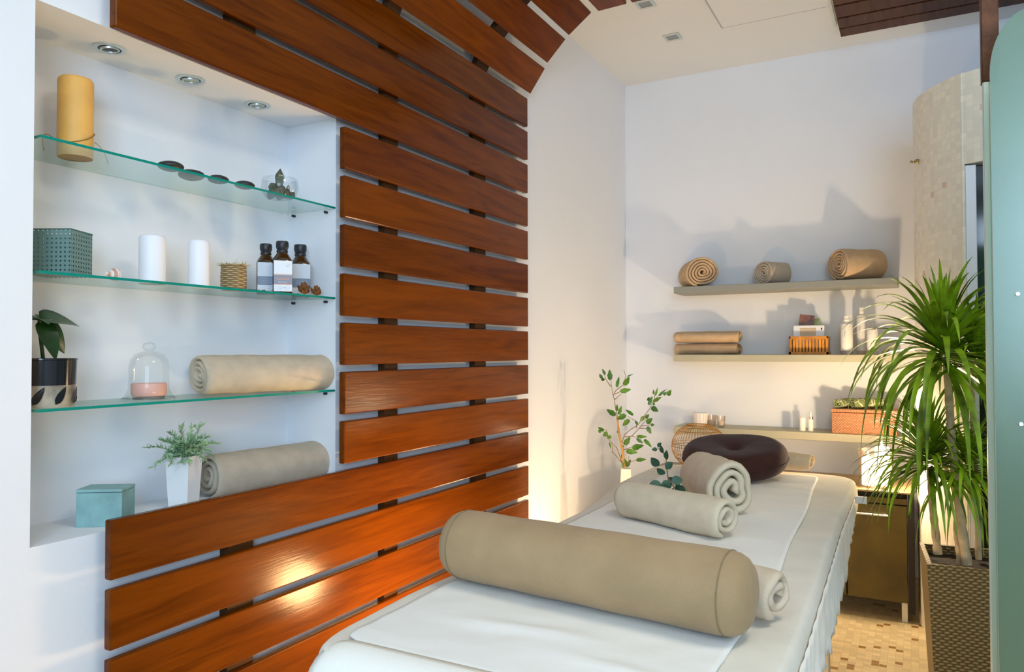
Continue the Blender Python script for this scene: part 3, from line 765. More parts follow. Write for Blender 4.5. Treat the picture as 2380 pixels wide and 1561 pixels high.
# eucalyptus sprig between the two towels
def sprig():
    t = thing('eucalyptus_sprig', 'small dark green eucalyptus sprig tucked between the two rolled towels', 'sprig')
    px = [(1572, 1138), (1553, 1112), (1550, 1090), (1548, 1066), (1541, 1050), (1528, 1040)]
    dep = [2.22, 2.24, 2.27, 2.29, 2.31, 2.33]
    P = [at(u, v, Y=d) for (u, v), d in zip(px, dep)]
    P[0].z = max(P[0].z, ZBED+.03)
    bm = B(); tube(bm, P, [.0022, .002, .0018, .0015, .0012, .001], 6); obj('stem', bm, M['twig'], t, smooth=1)
    bm = B(); rnd = random.Random(4)
    back = Vector((-.35, -.9, .2)).normalized()
    for (u, v, dx, dy, s, dd) in ((1550, 1066, -.2, -1, .030, 2.28), (1541, 1052, -.3, -.6, .026, 2.30), (1549, 1088, .8, -.8, .030, 2.27), (1530, 1080, -1, -.8, .036, 2.27),
                              (1553, 1110, .5, .2, .034, 2.24), (1560, 1122, -.6, .3, .038, 2.23), (1562, 1118, .8, -.1, .036, 2.235), (1536, 1128, -1, .05, .045, 2.22),
                              (1556, 1132, -.8, .5, .040, 2.215), (1572, 1128, .7, .5, .036, 2.215), (1565, 1136, .1, .9, .036, 2.21), (1548, 1126, -.5, .7, .036, 2.22), (1527, 1044, -.8, 0, .018, 2.31), (1530, 1038, .5, -.8, .018, 2.31), (1544, 1100, -.7, -.4, .030, 2.25)):
        b = at(u, v, Y=dd); dirv = r_*dx-u_*dy
        blade(bm, b-dirv*s*.1, dirv+back*.15*rnd.uniform(-1, 1), back+Vector((rnd.uniform(-.4, .4), 0, rnd.uniform(-.4, .4))), s, s*.85, .15, 6, shape=.55)
    obj('leaves', bm, M['leaf3'], t, smooth=1.2)
sprig()

# ================================================================== NICHE SHELVES AND THEIR CONTENTS
def glass_shelf(z, label):
    bm = B(); vs = box(bm, NX+.002, W+.001, NY0+.013, NY1-.003, z-.006, z)
    for f in bm.faces:
        f.material_index = 0 if abs(f.normal.z) > .5 else 1
    bm.normal_update()
    for f in bm.faces:
        c_ = f.calc_center_median(); f.material_index = 1 if (abs(f.normal.z) < .5 and (c_.x > W-.001 or c_.y < NY0+.02)) else 0
    return tag(obj('glass_shelf', bm, None, mats=[M['shelf_glass'], M['glass_edge']]), label, 'shelf', 'glass shelves in the niche')
G1, G2, G3 = 1.600, 1.325, 1.045
glass_shelf(G1, 'top glass shelf in the niche, under the ochre candle'); glass_shelf(G2, 'middle glass shelf in the niche, under the amber bottles'); glass_shelf(G3, 'lowest glass shelf in the niche, under the bell jar')
for z in (G1, G2, G3):
    for x, xl in ((NX+.03, 'rear'), (W-.035, 'front')):
        bm = B(); lathe(bm, [(.004, -.011), (.004, 0)], 12, Matrix.Translation((x, NY1, z-.013)) @ Matrix.Rotation(PI/2, 4, 'X') @ Matrix.Rotation(PI, 4, 'X'))
        tag(obj('shelf_pin', bm, M['black'], smooth=.5), '%s dark shelf pin under the right end of the %s glass shelf' % (xl, {G1: 'top', G2: 'middle', G3: 'lowest'}[z]), 'shelf pin', 'shelf pins in the niche')

def px_niche(u, v, X): return at(u, v, X=X)
XC = -1.65
# round niche downlights
for (u, v, lab) in ((255, 112, 'niche downlight nearest the left, with a dark lens'), (443, 184, 'middle one of the three niche downlights'), (598, 243, 'right-hand niche downlight above the mineral bowl')):
    p = at(u, v, Z=NZ1)
    t = thing('niche_downlight', lab, 'downlight', (p.x, p.y, NZ1), (0, 0, 0), 'niche downlights')
    s = .036
    bm = B(); lathe(bm, [(s, 0), (s, -.002), (s*.86, -.004), (s*.70, -.003), (s*.68, 0)], 32, None, False, False); obj('outer_ring', bm, M['brushed'], t, smooth=.8)
    bm = B(); lathe(bm, [(s*.68, -.0005), (.001, -.0005)], 32, None, False, False); obj('recess', bm, M['black'], t)
    bm = B(); lathe(bm, [(s*.60, -.001), (s*.58, -.005), (s*.48, -.005), (s*.46, -.001)], 32, Matrix.Rotation(.12, 4, 'X'), False, False); obj('inner_ring', bm, M['brushed'], t, smooth=.8)
    bm = B(); lathe(bm, [(s*.46, -.0015), (s*.2, -.003), (.001, -.0035)], 24, None, False, False); obj('lens', bm, M['black'] if u < 300 else plain('grey_lamp_lens', (.35, .42, .38), .15), t, smooth=.8)

def candle(u0, u1, vtop, X, z, m, label, flat_top=True, group=None):
    uc = (u0+u1)/2; c = at(uc, 600, X=X); a, b = at(u0, 600, X=X), at(u1, 600, X=X)
    dep = (c-Vector((0, 0, H))).dot(f_); r = (u1-u0)/2/F*dep
    ht = at(uc, vtop, X=X).z-z
    t = thing('pillar_candle', label, 'candle', (c.x, c.y, z), (0, 0, 0), group)
    bm = B(); lathe(bm, [(r*.98, 0), (r, .003), (r, ht*.5), (r, ht-.008), (r*.96, ht-.003), (r*.88, ht)]+([(r*.6, ht-.003), (.002, ht-.004)] if flat_top else [(r*.5, ht+.003), (.002, ht+.005)]), 36)
    obj('wax', bm, m, t, smooth=.9)
    bm = B(); tube(bm, [(0, 0, ht-.004), (.001, 0, ht+.006), (.002, 0, ht+.010)], .0008, 6); obj('wick', bm, M['wax_white'] if m != M['wax_ochre'] else M['twine'], t)
    return t, r, ht
t, r, ht = candle(135, 210, 183, -1.672, G1, M['wax_ochre'], 'tall ochre pillar candle tied with twine on the top glass shelf')
bm = B()
tw = []
for i in range(40):
    a = -PI*.65+i/39*2*PI*1.0; tw.append(Vector(((r+.0015)*math.cos(a), (r+.0015)*math.sin(a), .048+.022*math.sin(a-.5))))
tube(bm, tw, .0012, 6)
s0 = tw[0]
tube(bm, bez(s0, s0+Vector((.02, -.05, .02)), s0+Vector((.035, -.045, -.040)), 14), .0009, 5)
tube(bm, bez(s0+Vector((.0, .03, -.03)), s0+Vector((.02, .08, .055)), s0+Vector((.03, .105, -.035)), 16), .0007, 5)
obj('twine', bm, M['twine'], t, smooth=1)
candle(325, 383, 548, -1.632, G2, M['wax_white'], 'larger white pillar candle on the middle glass shelf', False, 'white pillar candles')
candle(439, 486, 560, -1.628, G2, M['wax_white'], 'smaller white pillar candle with a worn rim, next to the seagrass basket', True, 'white pillar candles')

# hot stones
for i, (u, w, lab) in enumerate(((395, 56, 'largest flat black stone, leftmost on the top glass shelf'), (444, 58, 'second black stone from the left on the top glass shelf'), (506, 46, 'third black stone on the top glass shelf'), (568, 44, 'rightmost smallest black stone, next to the mineral bowl'))):
    X = (-1.592, -1.628, -1.600, -1.592)[i]; c = at(u, 600, X=X); dep = (c-Vector((0, 0, H))).dot(f_); r = w/2/F*dep
    bm = B(); bmesh.ops.create_uvsphere(bm, u_segments=28, v_segments=16, radius=1)
    for v in bm.verts:
        v.co = Vector((v.co.x*r, v.co.y*r*1.05, v.co.z*r*.42)); v.co *= 1+.05*noise.noise(v.co*30+Vector((i, 0, 0)))
    o = obj('massage_stone', bm, M['stone'], smooth=1.5); o.location = (c.x, c.y, G1+r*.42); tag(o, lab, 'stone', 'black massage stones')

# mineral cluster in a clear bowl
c = at(650, 600, X=-1.612)
bowl = thing('glass_bowl', 'clear low glass bowl on the top shelf holding a mineral cluster', 'bowl', (c.x, c.y, G1))
bm = B(); lathe(bm, [(.002, .001), (.034, .001), (.046, .010), (.053, .030), (.051, .052), (.048, .060), (.0465, .060), (.0495, .052), (.0515, .030), (.045, .012), (.034, .003), (.002, .003)], 40, None, False, False); obj('bowl', bm, M['glass'], bowl, smooth=1)
rk = thing('mineral_cluster', 'rough grey-green mineral cluster with a pointed crystal in the glass bowl', 'mineral', (c.x, c.y, G1+.005))
bm = B(); rnd = random.Random(2)
for i in range(30):
    a = rnd.uniform(0, 6.28); rr_ = rnd.uniform(0, .037); s = rnd.uniform(.008, .014)
    g = bmesh.ops.create_icosphere(bm, subdivisions=2, radius=s)
    o_ = Vector((rr_*math.cos(a), rr_*math.sin(a), s*.8+rnd.uniform(0, .020)*(1-rr_/.040)))
    for v in g['verts']: v.co = v.co*(1+.45*noise.noise(v.co*90+Vector((i, i, 0))))+o_
obj('rock', bm, M['rock'], rk, smooth=.3)
bm = B()
lathe(bm, [(.011, 0), (.010, .02), (.012, .028), (.0135, .042), (.012, .048), (.0005, .066)], 6, Matrix.Translation((0, -.004, .018)) @ Matrix.Rotation(.08, 4, 'Y'))
lathe(bm, [(.005, 0), (.005, .014), (.0005, .020)], 6, Matrix.Translation((.006, .024, .022)) @ Matrix.Rotation(-.2, 4, 'X'))
lathe(bm, [(.011, 0), (.014, .012), (.009, .022), (.002, .024)], 9, Matrix.Translation((0, -.026, .014)))
obj('crystal', bm, M['crystal'], rk, smooth=.4)

# perforated box
b_ = at(165, 580, X=-1.572)
pb_ = thing('perforated_box', 'teal perforated metal box at the left end of the middle glass shelf', 'box', (b_.x, b_.y, G2), (0, 0, math.radians(-61.7)))
bm = B(); uvl2 = bm.loops.layers.uv.new('UVMap'); w_, dpt, hb = .098, .080, .080
zt_ = at(165, 531, X=-1.572).z-G2; hb = zt_
for (p, q) in (((0, -w_), (0, 0)), ((0, 0), (-dpt, 0)), ((-dpt, 0), (-dpt, -w_)), ((-dpt, -w_), (0, -w_))):
    ll = math.hypot(q[0]-p[0], q[1]-p[1])
    nx, ny = (q[1]-p[1])/ll*.0012, -(q[0]-p[0])/ll*.0012
    for s in (0, 1):
        f = bm.faces.new([bm.verts.new((p[0]-s*nx, p[1]-s*ny, .0)), bm.verts.new((q[0]-s*nx, q[1]-s*ny, .0)), bm.verts.new((q[0]-s*nx, q[1]-s*ny, hb)), bm.verts.new((p[0]-s*nx, p[1]-s*ny, hb))])
        for l, uv in zip(f.loops, ((0, 0), (ll, 0), (ll, hb), (0, hb))): l[uvl2].uv = uv
obj('walls', bm, M['teal_metal'], pb_)
bm = B(); box(bm, -dpt, 0, -w_, 0, 0, .001); obj('base', bm, M['teal_metal'], pb_); bm = B()
for q in ((-.002, .0012, -w_, 0), (-dpt-.001, -dpt+.001, -w_, 0), (-dpt, 0, -.002, .0012), (-dpt, 0, -w_-.001, -w_+.001)): box(bm, *q, hb-.002, hb+.0005)
obj('rim', bm, plain('teal_rim', (.07, .18, .17), .35, .5), pb_)

# seashell
c = at(262, 630, X=-1.63)
bm = B()
prof = [(.0006, -.020)]
for i in range(1, 36):
    t = i/35; prof.append((.0145*t**.8*(1+.16*math.sin(t*t*26+1)), -.020+.030*t))
prof += [(.012, .013), (.006, .017), (.001, .018)]
lathe(bm, prof, 20, Matrix.Translation((0, 0, .0155)) @ Matrix.Rotation(-PI/2, 4, 'X'))
for v in bm.verts: v.co.z += .0015*math.sin(math.atan2(v.co.z-.0155, v.co.x)+v.co.y*300)
o = obj('seashell', bm, M['shell'], smooth=1.2); o.location = (c.x, c.y, G2-.001); o.rotation_euler = (0, 0, .15); tag(o, 'small striped spiral seashell on the middle glass shelf', 'seashell')

# seagrass basket
c = at(543, 640, X=-1.612)
sb = thing('seagrass_basket', 'small woven seagrass basket with a frayed top, next to the amber bottles', 'basket', (c.x, c.y, G2))
bm = B(); r0 = .033; lathe(bm, [(r0*.92, 0), (r0, .006), (r0*1.02, .03), (r0*.98, .068), (r0*.9, .068), (r0*.9, .012), (.002, .010)], 40, None, True, True); obj('body', bm, M['seagrass'], sb, smooth=.9)
bm = B(); rnd = random.Random(9)
for i in range(170):
    a = rnd.uniform(0, 6.28); q = r0*rnd.uniform(.55, 1.0); d_ = Vector((math.cos(a+rnd.uniform(-1, 1)), math.sin(a+rnd.uniform(-1, 1)), rnd.uniform(-.05, .5)))
    ribbon(bm, (q*math.cos(a), q*math.sin(a), .064+rnd.uniform(0, .003)), d_, rnd.uniform(.012, .026), .0020, 20, 3)
fr = obj('frayed_lining', bm, plain('raffia', (.62, .55, .28), .9), sb); fr['kind'] = 'stuff'

# amber bottles
def amber(u, vtop, X, label, pale, name='amber_bottle'):
    c = at(u, 600, X=X); zt = at(u, vtop, X=X).z; s = (zt-G2)/.140
    t = thing(name, label, 'bottle', (c.x, c.y, G2), (0, 0, math.radians(50)), 'amber glass bottles')
    # local: X = width as seen from the room, -Y faces the room
    bm = B(); prev = None
    for (w, d_, z) in ((.0225, .0225, 0), (.025, .025, .003), (.0255, .0255, .05), (.0255, .0255, .086), (.023, .023, .094), (.0165, .0165, .104), (.0125, .0125, .110), (.0120, .0120, .124)):
        ex = 5 if z < .09 else 2.4; ps = []
        for i in range(32):
            a = 2*PI*i/32; cc, ss = math.cos(a), math.sin(a)
            ps.append((math.copysign(abs(cc)**(2/ex), cc)*w*s, math.copysign(abs(ss)**(2/ex), ss)*d_*s, z*s))
        cur = ring(bm, ps)
        if prev: bridge(bm, prev, cur)
        else: bm.faces.new(list(reversed(cur)))
        prev = cur
    bm.faces.new(prev); obj('glass_body', bm, M['amber'], t, smooth=.8)
    bm = B(); lathe(bm, [(.0145*s, .110*s), (.0150*s, .114*s), (.0135*s, .117*s), (.0150*s, .121*s), (.0165*s, .126*s), (.0165*s, .136*s), (.0150*s, .140*s), (.002, .1405*s)], 24); obj('cap', bm, M['black'], t, smooth=.8)
    y = -.0262*s; lb = obj('label', (lambda b: (box(b, -.0232*s, .0232*s, y-.0003, y, .005*s, .086*s), b)[1])(B()), M['label_pale'] if pale else M['label_white'], t)
    bm = B(); box(bm, -.0232*s, .0232*s, y-.0006, y-.0002, .024*s, .048*s); obj('band', bm, M['label_blue'] if pale else plain('mauve_grey_band', (.27, .27, .33), .5), lb)
    if not pale:
        for z in (.049, .0225):
            bm = B(); box(bm, -.0232*s, .0232*s, y-.0007, y-.0002, z*s, (z+.0016)*s); obj('stripe', bm, M['label_orange'], lb)
        text_mesh('ALLINIERE', .0068*s, M['label_orange'], lb, (0, y-.0007, .0375*s), (PI/2, 0, 0))
        text_mesh('Body essence', .0042*s, M['label_white'], lb, (0, y-.0007, .0295*s), (PI/2, 0, 0))
        bm = B(); tube(bm, bez((.008*s, y-.0006, .075*s), (.012*s, y-.0006, .066*s), (.018*s, y-.0006, .078*s), 8), .0006, 4); obj('sketch', bm, M['label_grey'], lb)
    else:
        for z in (.041, .036, .031): text_mesh('Therapie oil care', .0042*s, M['label_grey'], lb, (0, y-.0007, z*s), (PI/2, 0, 0))
    bm = B()
    tube(bm, [Vector((.012*s+.0045*s*math.cos(a), y-.0006, .015*s+.0045*s*math.sin(a))) for a in [2*PI*i/20 for i in range(21)]], .0003, 4)
    tube(bm, [Vector((-.006*s+.0035*s*math.cos(a), y-.0006, .015*s+.0035*s*math.sin(a))) for a in [2*PI*i/20 for i in range(21)]], .0003, 4)
    box(bm, .000*s, .008*s, y-.0007, y-.0004, .0142*s, .0156*s)
    obj('seal_print', bm, M['label_grey'], lb)
amber(618, 567, -1.646, 'left one of the three amber bottles, with a pale label', True)
amber(656, 561, -1.592, 'middle and tallest amber bottle, white label with orange stripes', False)
amber(698, 569, -1.646, 'right one of the three amber bottles, partly behind dried flowers', True)
# dried flowers in front
def dried(u, X, s, label, seed, m):
    c = at(u, 670, X=X); bm = B(); rnd = random.Random(seed)
    for i in range(16):
        a = i*2.4; tilt = .2+1.0*i/16
        d_ = Vector((math.cos(a)*tilt, math.sin(a)*tilt, 1.1-tilt*.6)).normalized()
        blade(bm, Vector((0, 0, s*.08)), d_, Vector((-d_.x, -d_.y, .6)), s*rnd.uniform(.7, 1.05), s*.8, -.5, 5, .1)
    o = obj('dried_flower', bm, m, smooth=1.2); o.location = (c.x, c.y, G2+.0005); tag(o, label, 'dried flower', 'dried flowers on the middle shelf')
dried(708, -1.575, .034, 'larger curled brown dried flower in front of the right bottle', 1, M['petals'])
dried(736, -1.575, .028, 'smaller brown dried flower at the shelf end', 2, M['petals'])
bm = B(); rnd = random.Random(7)
for i in range(70):
    c = at(rnd.uniform(575, 700), 670, X=rnd.uniform(-1.60, -1.575)); a = rnd.uniform(0, 6.28)
    blade(bm, Vector((c.x, c.y, G2+.001+rnd.uniform(0, .004))), Vector((math.cos(a), math.sin(a), rnd.uniform(0, .5))), Vector((0, 0, 1)), rnd.uniform(.008, .015), .007, .4, 4, .1)
tag(obj('potpourri', bm, M['petals'], smooth=1.2), 'loose dried petals scattered at the foot of the amber bottles', 'potpourri', kind='stuff')

# black pot with a dark leafy plant
c = at(100, 830, X=-1.645)
zr = at(100, 833, X=-1.60).z-G3
bp = thing('potted_plant', 'dark leafy plant in a black and silver pot, left end of the lowest glass shelf', 'plant', (c.x+.012, c.y-.005, G3))
bm = B(); R0 = .062
lathe(bm, [(R0*.93, .0), (R0*.95, .004), (R0*.97, zr*.45)], 48, None, True, False)
obj('lower_pot', bm, plain('driftwood_print_base', (.30, .26, .20), .3, var=.6, vscale=26), bp, smooth=.9)
bm = B(); lathe(bm, [(R0*.97, zr*.45), (R0, zr-.004), (R0*1.02, zr-.003), (R0*1.02, zr), (R0*.93, zr), (R0*.90, zr-.012), (.002, zr-.013)], 48, None, False, True); obj('upper_pot', bm, M['black_gloss'], bp, smooth=.7)
bm = B()
for k in range(9):   # black leaf-shaped openings round the pale base
    a = k*.70; 
    for s in (-1,):
        n_ = Vector((math.cos(a), math.sin(a), 0)); tdir = Vector((-math.sin(a), math.cos(a), 0))
        blade(bm, n_*(R0*.975)+Vector((0, 0, .006))-tdir*.010, (tdir*.6+Vector((0, 0, 1))), n_, zr*.42, .016, .0, 6)
obj('cut_outs', bm, M['black_gloss'], bp, smooth=1)
bm = B(); tube(bm, [(0, 0, zr-.014), (.004, -.01, zr+.05), (.004, -.012, zr+.082)], .004, 8); obj('stem', bm, M['leaf_dark'], bp, smooth=1)
bm = B()
for (dx, dy, dz, ln_, w__) in ((.1, 1, .12, .085, .075), (.25, .75, -.85, .088, .046), (.55, .25, -.9, .088, .044), (.3, -.9, .2, .08, .04), (.9, -.2, .1, .06, .035), (-.5, .6, .3, .05, .03)):
    d_ = Vector((dx, dy, dz)); blade(bm, (.004, -.012, zr+.082), d_, Vector((.5, 0, 1)) if dz > -.5 else Vector((1, 0, .3)), ln_, w__, .30, 8)
obj('leaves', bm, M['leaf_dark'], bp, smooth=1.2)

# bell jar with pink candle
c = at(346, 900, X=-1.648)
bj = thing('bell_jar', 'clear glass bell jar with a round knob on the lowest glass shelf', 'bell jar', (c.x, c.y, G3))
zk = at(346, 796, X=-1.648).z-G3
s = zk/.115
bm = B(); lathe(bm, [(.048*s, 0), (.0485*s, .003*s), (.044*s, .008*s), (.0385*s, .020*s), (.038*s, .040*s), (.038*s, .065*s), (.035*s, .080*s), (.027*s, .091*s), (.014*s, .0965*s), (.006*s, .098*s), (.006*s, .100*s)], 48, None, False, False)
lathe(bm, [(.006*s, .098*s), (.011*s, .101*s), (.0135*s, .107*s), (.011*s, .1135*s), (.002*s, .1165*s)], 24, None, False, True)
o = obj('dome', bm, M['glass'], bj, smooth=1.2)
bm = B(); lathe(bm, [(.052*s, 0), (.053*s, .003*s), (.049*s, .0045*s), (.049*s, .002*s)], 48, None, False, False); obj('foot_rim', bm, M['glass'], bj, smooth=1)
pc = thing('pink_candle', 'short pink candle under the glass bell jar', 'candle', (c.x, c.y, G3+.0005))
bm = B(); lathe(bm, [(.030*s, .006*s), (.033*s, .009*s), (.0335*s, .030*s), (.032*s, .032*s), (.002, .031*s)], 40); obj('wax', bm, M['wax_pink'], pc, smooth=.8)
bm = B(); lathe(bm, [(.030*s, 0), (.030*s, .006*s)], 32); obj('dish', bm, M['glass'], pc)

# rolled towels in the niche
ta, tb = at(470, 860, X=-1.645), at(753, 860, X=-1.645)
towel_roll('beige rolled towel on the lowest glass shelf, right of the bell jar', (-1.648, (ta.y+tb.y)/2+.002, G3+.0005), math.radians(79), (tb.y-ta.y)-.030, .064, 3.4, .013, M['towel'], .92, seed=21, flat=.86, wob=.1, group='rolled towels in the niche')
ta, tb = at(482, 1100, X=-1.645), at(766, 1090, X=-1.645)
towel_roll('beige rolled towel on the niche floor, half hidden by the wooden slat', (-1.647, (ta.y+tb.y)/2+.003, NZ0+.001), math.radians(85), (tb.y-ta.y)-.022, .066, 3.2, .014, M['towel_grey'], .96, seed=25, flat=.86, wob=.1, group='rolled towels in the niche')

# white square vase with artificial plant
c = at(424, 1070, X=-1.628); zr = at(424, 1062, X=-1.60).z-NZ0
vs_ = thing('square_planter', 'white tapered square pot with pale artificial greenery on the niche floor', 'plant', (c.x+.006, c.y, NZ0), (0, 0, math.radians(20)))
bm = B(); prev = None
for (w, z) in ((.0245, 0), (.0255, .003), (.0315, zr), (.027, zr), (.026, zr-.02)):
    cur = ring(bm, [(w*a, w*b, z) for a, b in ((1, 1), (-1, 1), (-1, -1), (1, -1))])
    if prev: bridge(bm, prev, cur)
    else: bm.faces.new(list(reversed(cur)))
    prev = cur
bm.faces.new(prev); obj('pot', bm, M['white_ceramic'], vs_)
bm = B(); rnd = random.Random(3)
bs = B()
stems = [(-.3, -1, .55, .095), (-.1, -.7, 1.1, .085), (.1, -.25, 1.2, .085), (.2, .2, 1.15, .08), (.1, .75, 1.1, .095), (.2, 1, .45, .085), (.3, 1.1, .1, .085), (-.2, -1, .05, .075), (.6, .1, .7, .06), (.7, -.5, .5, .06), (.6, .6, .4, .06), (-.4, .3, .8, .06), (.5, -.9, .2, .06), (.4, .3, 1, .05), (.8, -.1, .2, .045), (-.3, .9, .6, .06), (.1, -.5, .7, .06), (.2, .5, .8, .06)]
stems += [(rnd.uniform(-.8, .9), rnd.uniform(-1, 1), rnd.uniform(.1, 1.2), rnd.uniform(.035, .075)) for _ in range(22)]
for (dx, dy, dz, ln_) in stems:
    d0 = Vector((dx, dy, dz)).normalized(); p0 = Vector((rnd.uniform(-.012, .012), rnd.uniform(-.012, .012), zr-.01)); p2 = p0+d0*ln_*1.15+Vector((0, 0, -.01)); p1 = p0+d0*ln_*.5+Vector((0, 0, .022))
    P_ = bez(p0, p1, p2, 16); tube(bs, P_, .0009, 5)
    for k in range(3, 16):
        for q in range(4):
            a = rnd.uniform(0, 6.28); out = Vector((math.cos(a), math.sin(a), rnd.uniform(.0, .9)))
            blade(bm, P_[k], out*.8+(P_[min(k+1, 15)]-P_[k-1]).normalized(), Vector((rnd.uniform(-1, 1), rnd.uniform(-1, 1), 1)), rnd.uniform(.011, .018), .0036, .2, 3)
obj('stems', bs, M['leaf4'], vs_); obj('foliage', bm, M['leaf4'], vs_)

# teal box on the niche floor
a_ = at(283, 1229, Z=NZ0); a_ = at(283, 1180, X=min(a_.x, -1.556))
tb_ = thing('teal_box', 'matt teal cardboard box with a lid on the niche floor', 'box', (a_.x, a_.y, NZ0), (0, 0, math.radians(-57)))
ht = at(283, 1136, X=a_.x).z-NZ0
bm = B(); box(bm, -.070, 0, -.098, 0, 0, ht-.008, .001, 1); obj('body', bm, M['teal_box'], tb_)
bm = B(); box(bm, -.0705, .0005, -.0985, .0005, ht-.007, ht, .001, 1); obj('lid', bm, M['teal_box'], tb_)

# ================================================================== BACK WALL SHELF CONTENTS
def sz(u0, u1, Y): return abs(at(u1, 700, Y=Y).x-at(u0, 700, Y=Y).x)
c = at(1622, 630, Y=4.22); towel_roll('tan rolled towel at the left end of the top wall shelf', (c.x, 4.235, ZS1), math.radians(-62), .20, .098, 5.2, .0145, M['towel_warm'], .92, seed=31, wob=.14, group='rolled towels on the top wall shelf')
c = at(1797, 630, Y=4.22); towel_roll('smallest greyish rolled towel, in the middle of the top wall shelf', (c.x, 4.238, ZS1), math.radians(-128), .15, .072, 4.8, .0115, M['towel_grey'], .92, seed=33, wob=.16, group='rolled towels on the top wall shelf')
c = at(1994, 620, Y=4.22); towel_roll('tan rolled towel at the right end of the top wall shelf', (c.x-.005, 4.235, ZS1), math.radians(-142), .215, .102, 5.2, .0145, M['towel_warm'], .88, seed=38, wob=.14, group='rolled towels on the top wall shelf')
cx = (at(1568, 800, Y=4.2).x+at(1717, 800, Y=4.2).x)/2; wl = sz(1568, 1717, 4.2)
towel_roll('lower one of the two tan folded towels on the middle wall shelf', (cx, 4.235, ZS2), math.radians(-3), wl, .062, 3.4, .010, M['towel_warm'], .55, seed=41, flat=.92, wob=.05, group='folded towels on the middle wall shelf', name='folded_towel')
towel_roll('upper one of the two tan folded towels on the middle wall shelf', (cx+.002, 4.235, ZS2+.066), math.radians(-2), wl, .060, 3.4, .010, M['towel_warm'], .58, seed=43, flat=.92, wob=.05, group='folded towels on the middle wall shelf', name='folded_towel')
# bamboo basket
x0, x1 = at(1834, 800, Y=4.17).x, at(1925, 800, Y=4.17).x
zt = at(1880, 781, Y=4.17).z-ZS2
bk = thing('bamboo_basket', 'small amber bamboo slat basket holding packets on the middle wall shelf', 'basket', ((x0+x1)/2, 4.225, ZS2))
w = (x1-x0)/2
bm = B(); 
for (a, b, c_, d) in ((-w, w, -.055, -.047), (-w, w, .047, .055), (-w, -w+.008, -.055, .055), (w-.008, w, -.055, .055)):
    box(bm, a, b, c_, d, zt-.016, zt, .001, 1); box(bm, a-.002, b+.002, c_-.002, d+.002, .0, .014, .001, 1)
box(bm, -w, w, -.055, .055, 0, .004)
obj('frame', bm, M['bamboo'], bk)
for i in range(12):
    x = -w+.008+(2*w-.016)*i/11
    bm = B(); box(bm, x-.0058, x+.0058, -.056, -.050, .010, zt-.010, .001, 1); obj('slat', bm, M['bamboo'], bk)
bm = B(); box(bm, -w+.008, w-.008, .049, .053, .01, zt-.01); box(bm, -w+.001, -w+.004, -.05, .05, .01, zt-.01); box(bm, w-.004, w-.001, -.05, .05, .01, zt-.01); obj('side_panel', bm, M['bamboo'], bk)
bx, by = (x0+x1)/2, 4.225
bm = B(); box(bm, -.050, .024, -.002, .002, .05, .212, .001, 1); o = obj('printed_card', bm, M['photo']); o.location = (bx-.022, by-.005, ZS2); o.rotation_euler = (-.12, .12, .1); tag(o, 'brown portrait card sticking out of the bamboo basket', 'card')
bm = B(); box(bm, -.080, .074, -.010, .010, .035, .156, .006, 2); o = obj('towelette_packet', bm, M['label_white']); o.location = (bx, by-.028, ZS2); o.rotation_euler = (-.15, 0, 0); tag(o, 'white and beige packet at the front of the bamboo basket', 'packet')
bm = B(); box(bm, -.046, .034, -.0115, -.0095, .098, .140, .001, 1); obj('beige_panel', bm, M['towel'], o)
bm = B(); box(bm, .058, .064, -.0112, -.0098, .128, .140); obj('black_mark', bm, M['black'], o)
bm = B(); box(bm, -.04, .055, -.002, .002, .06, .190, .001, 1); o = obj('green_leaflet', bm, plain('green_print', (.42, .52, .22), .5, var=.5, vscale=40)); o.location = (bx+.025, by+.012, ZS2); o.rotation_euler = (-.1, -.18, -.05); tag(o, 'green and white leaflet behind the white packet', 'leaflet')
# white bottles with clear bases
def white_bottle(u0, u1, vt, vb, Y, label, pump, tl):
    xa, xb = at(u0, vt, Y=Y).x, at(u1, vt, Y=Y).x; r = (xb-xa)/2; zt = at((u0+u1)/2, vt, Y=Y).z-ZS2; zb = .020
    t = thing('white_bottle', label, 'bottle', ((xa+xb)/2, Y, ZS2), (0, 0, 0), 'white bottles on the middle wall shelf')
    bm = B(); lathe(bm, [(r, zb), (r, zt-.004), (r*.9, zt), (.002, zt)], 32); obj('body', bm, M['bottle_white'], t, smooth=.7)
    bm = B(); lathe(bm, [(r*.98, 0), (r, .002), (r, zb), (.002, zb)], 32); obj('clear_base', bm, M['vessel'], t, smooth=.7)
    if pump:
        bm = B(); lathe(bm, [(r*.55, zt), (r*.55, zt+.022), (r*.42, zt+.024), (r*.42, zt+.04), (.002, zt+.041)], 20); box(bm, -r*.2, r*.7, -.003, .003, zt+.036, zt+.041); obj('pump_cap', bm, M['vessel'] if pump == 2 else M['bottle_white'], t, smooth=.7)
    if tl: text_mesh(tl, .010, M['label_grey'], t, (-r*.2, -r-.0006, zt*.66), (PI/2, PI/2, 0))
    return t
white_bottle(1953, 1982, 752, 820, 4.185, 'left one of the three white bottles, with grey upright lettering', 1, 'Selvert')
white_bottle(1990, 2013, 733, 820, 4.25, 'tallest white bottle, standing behind between the other two', 1, 'Selvert')
tq = white_bottle(2014, 2041, 766, 820, 4.175, 'short right-hand white bottle with a small teal dot', 2, None)
bm = B(); lathe(bm, [(.0022, 0), (.0022, .0008)], 12, Matrix.Translation((.004, -.0195, .068)) @ Matrix.Rotation(PI/2, 4, 'X')); obj('teal_dot', bm, M['teal_box'], tq)

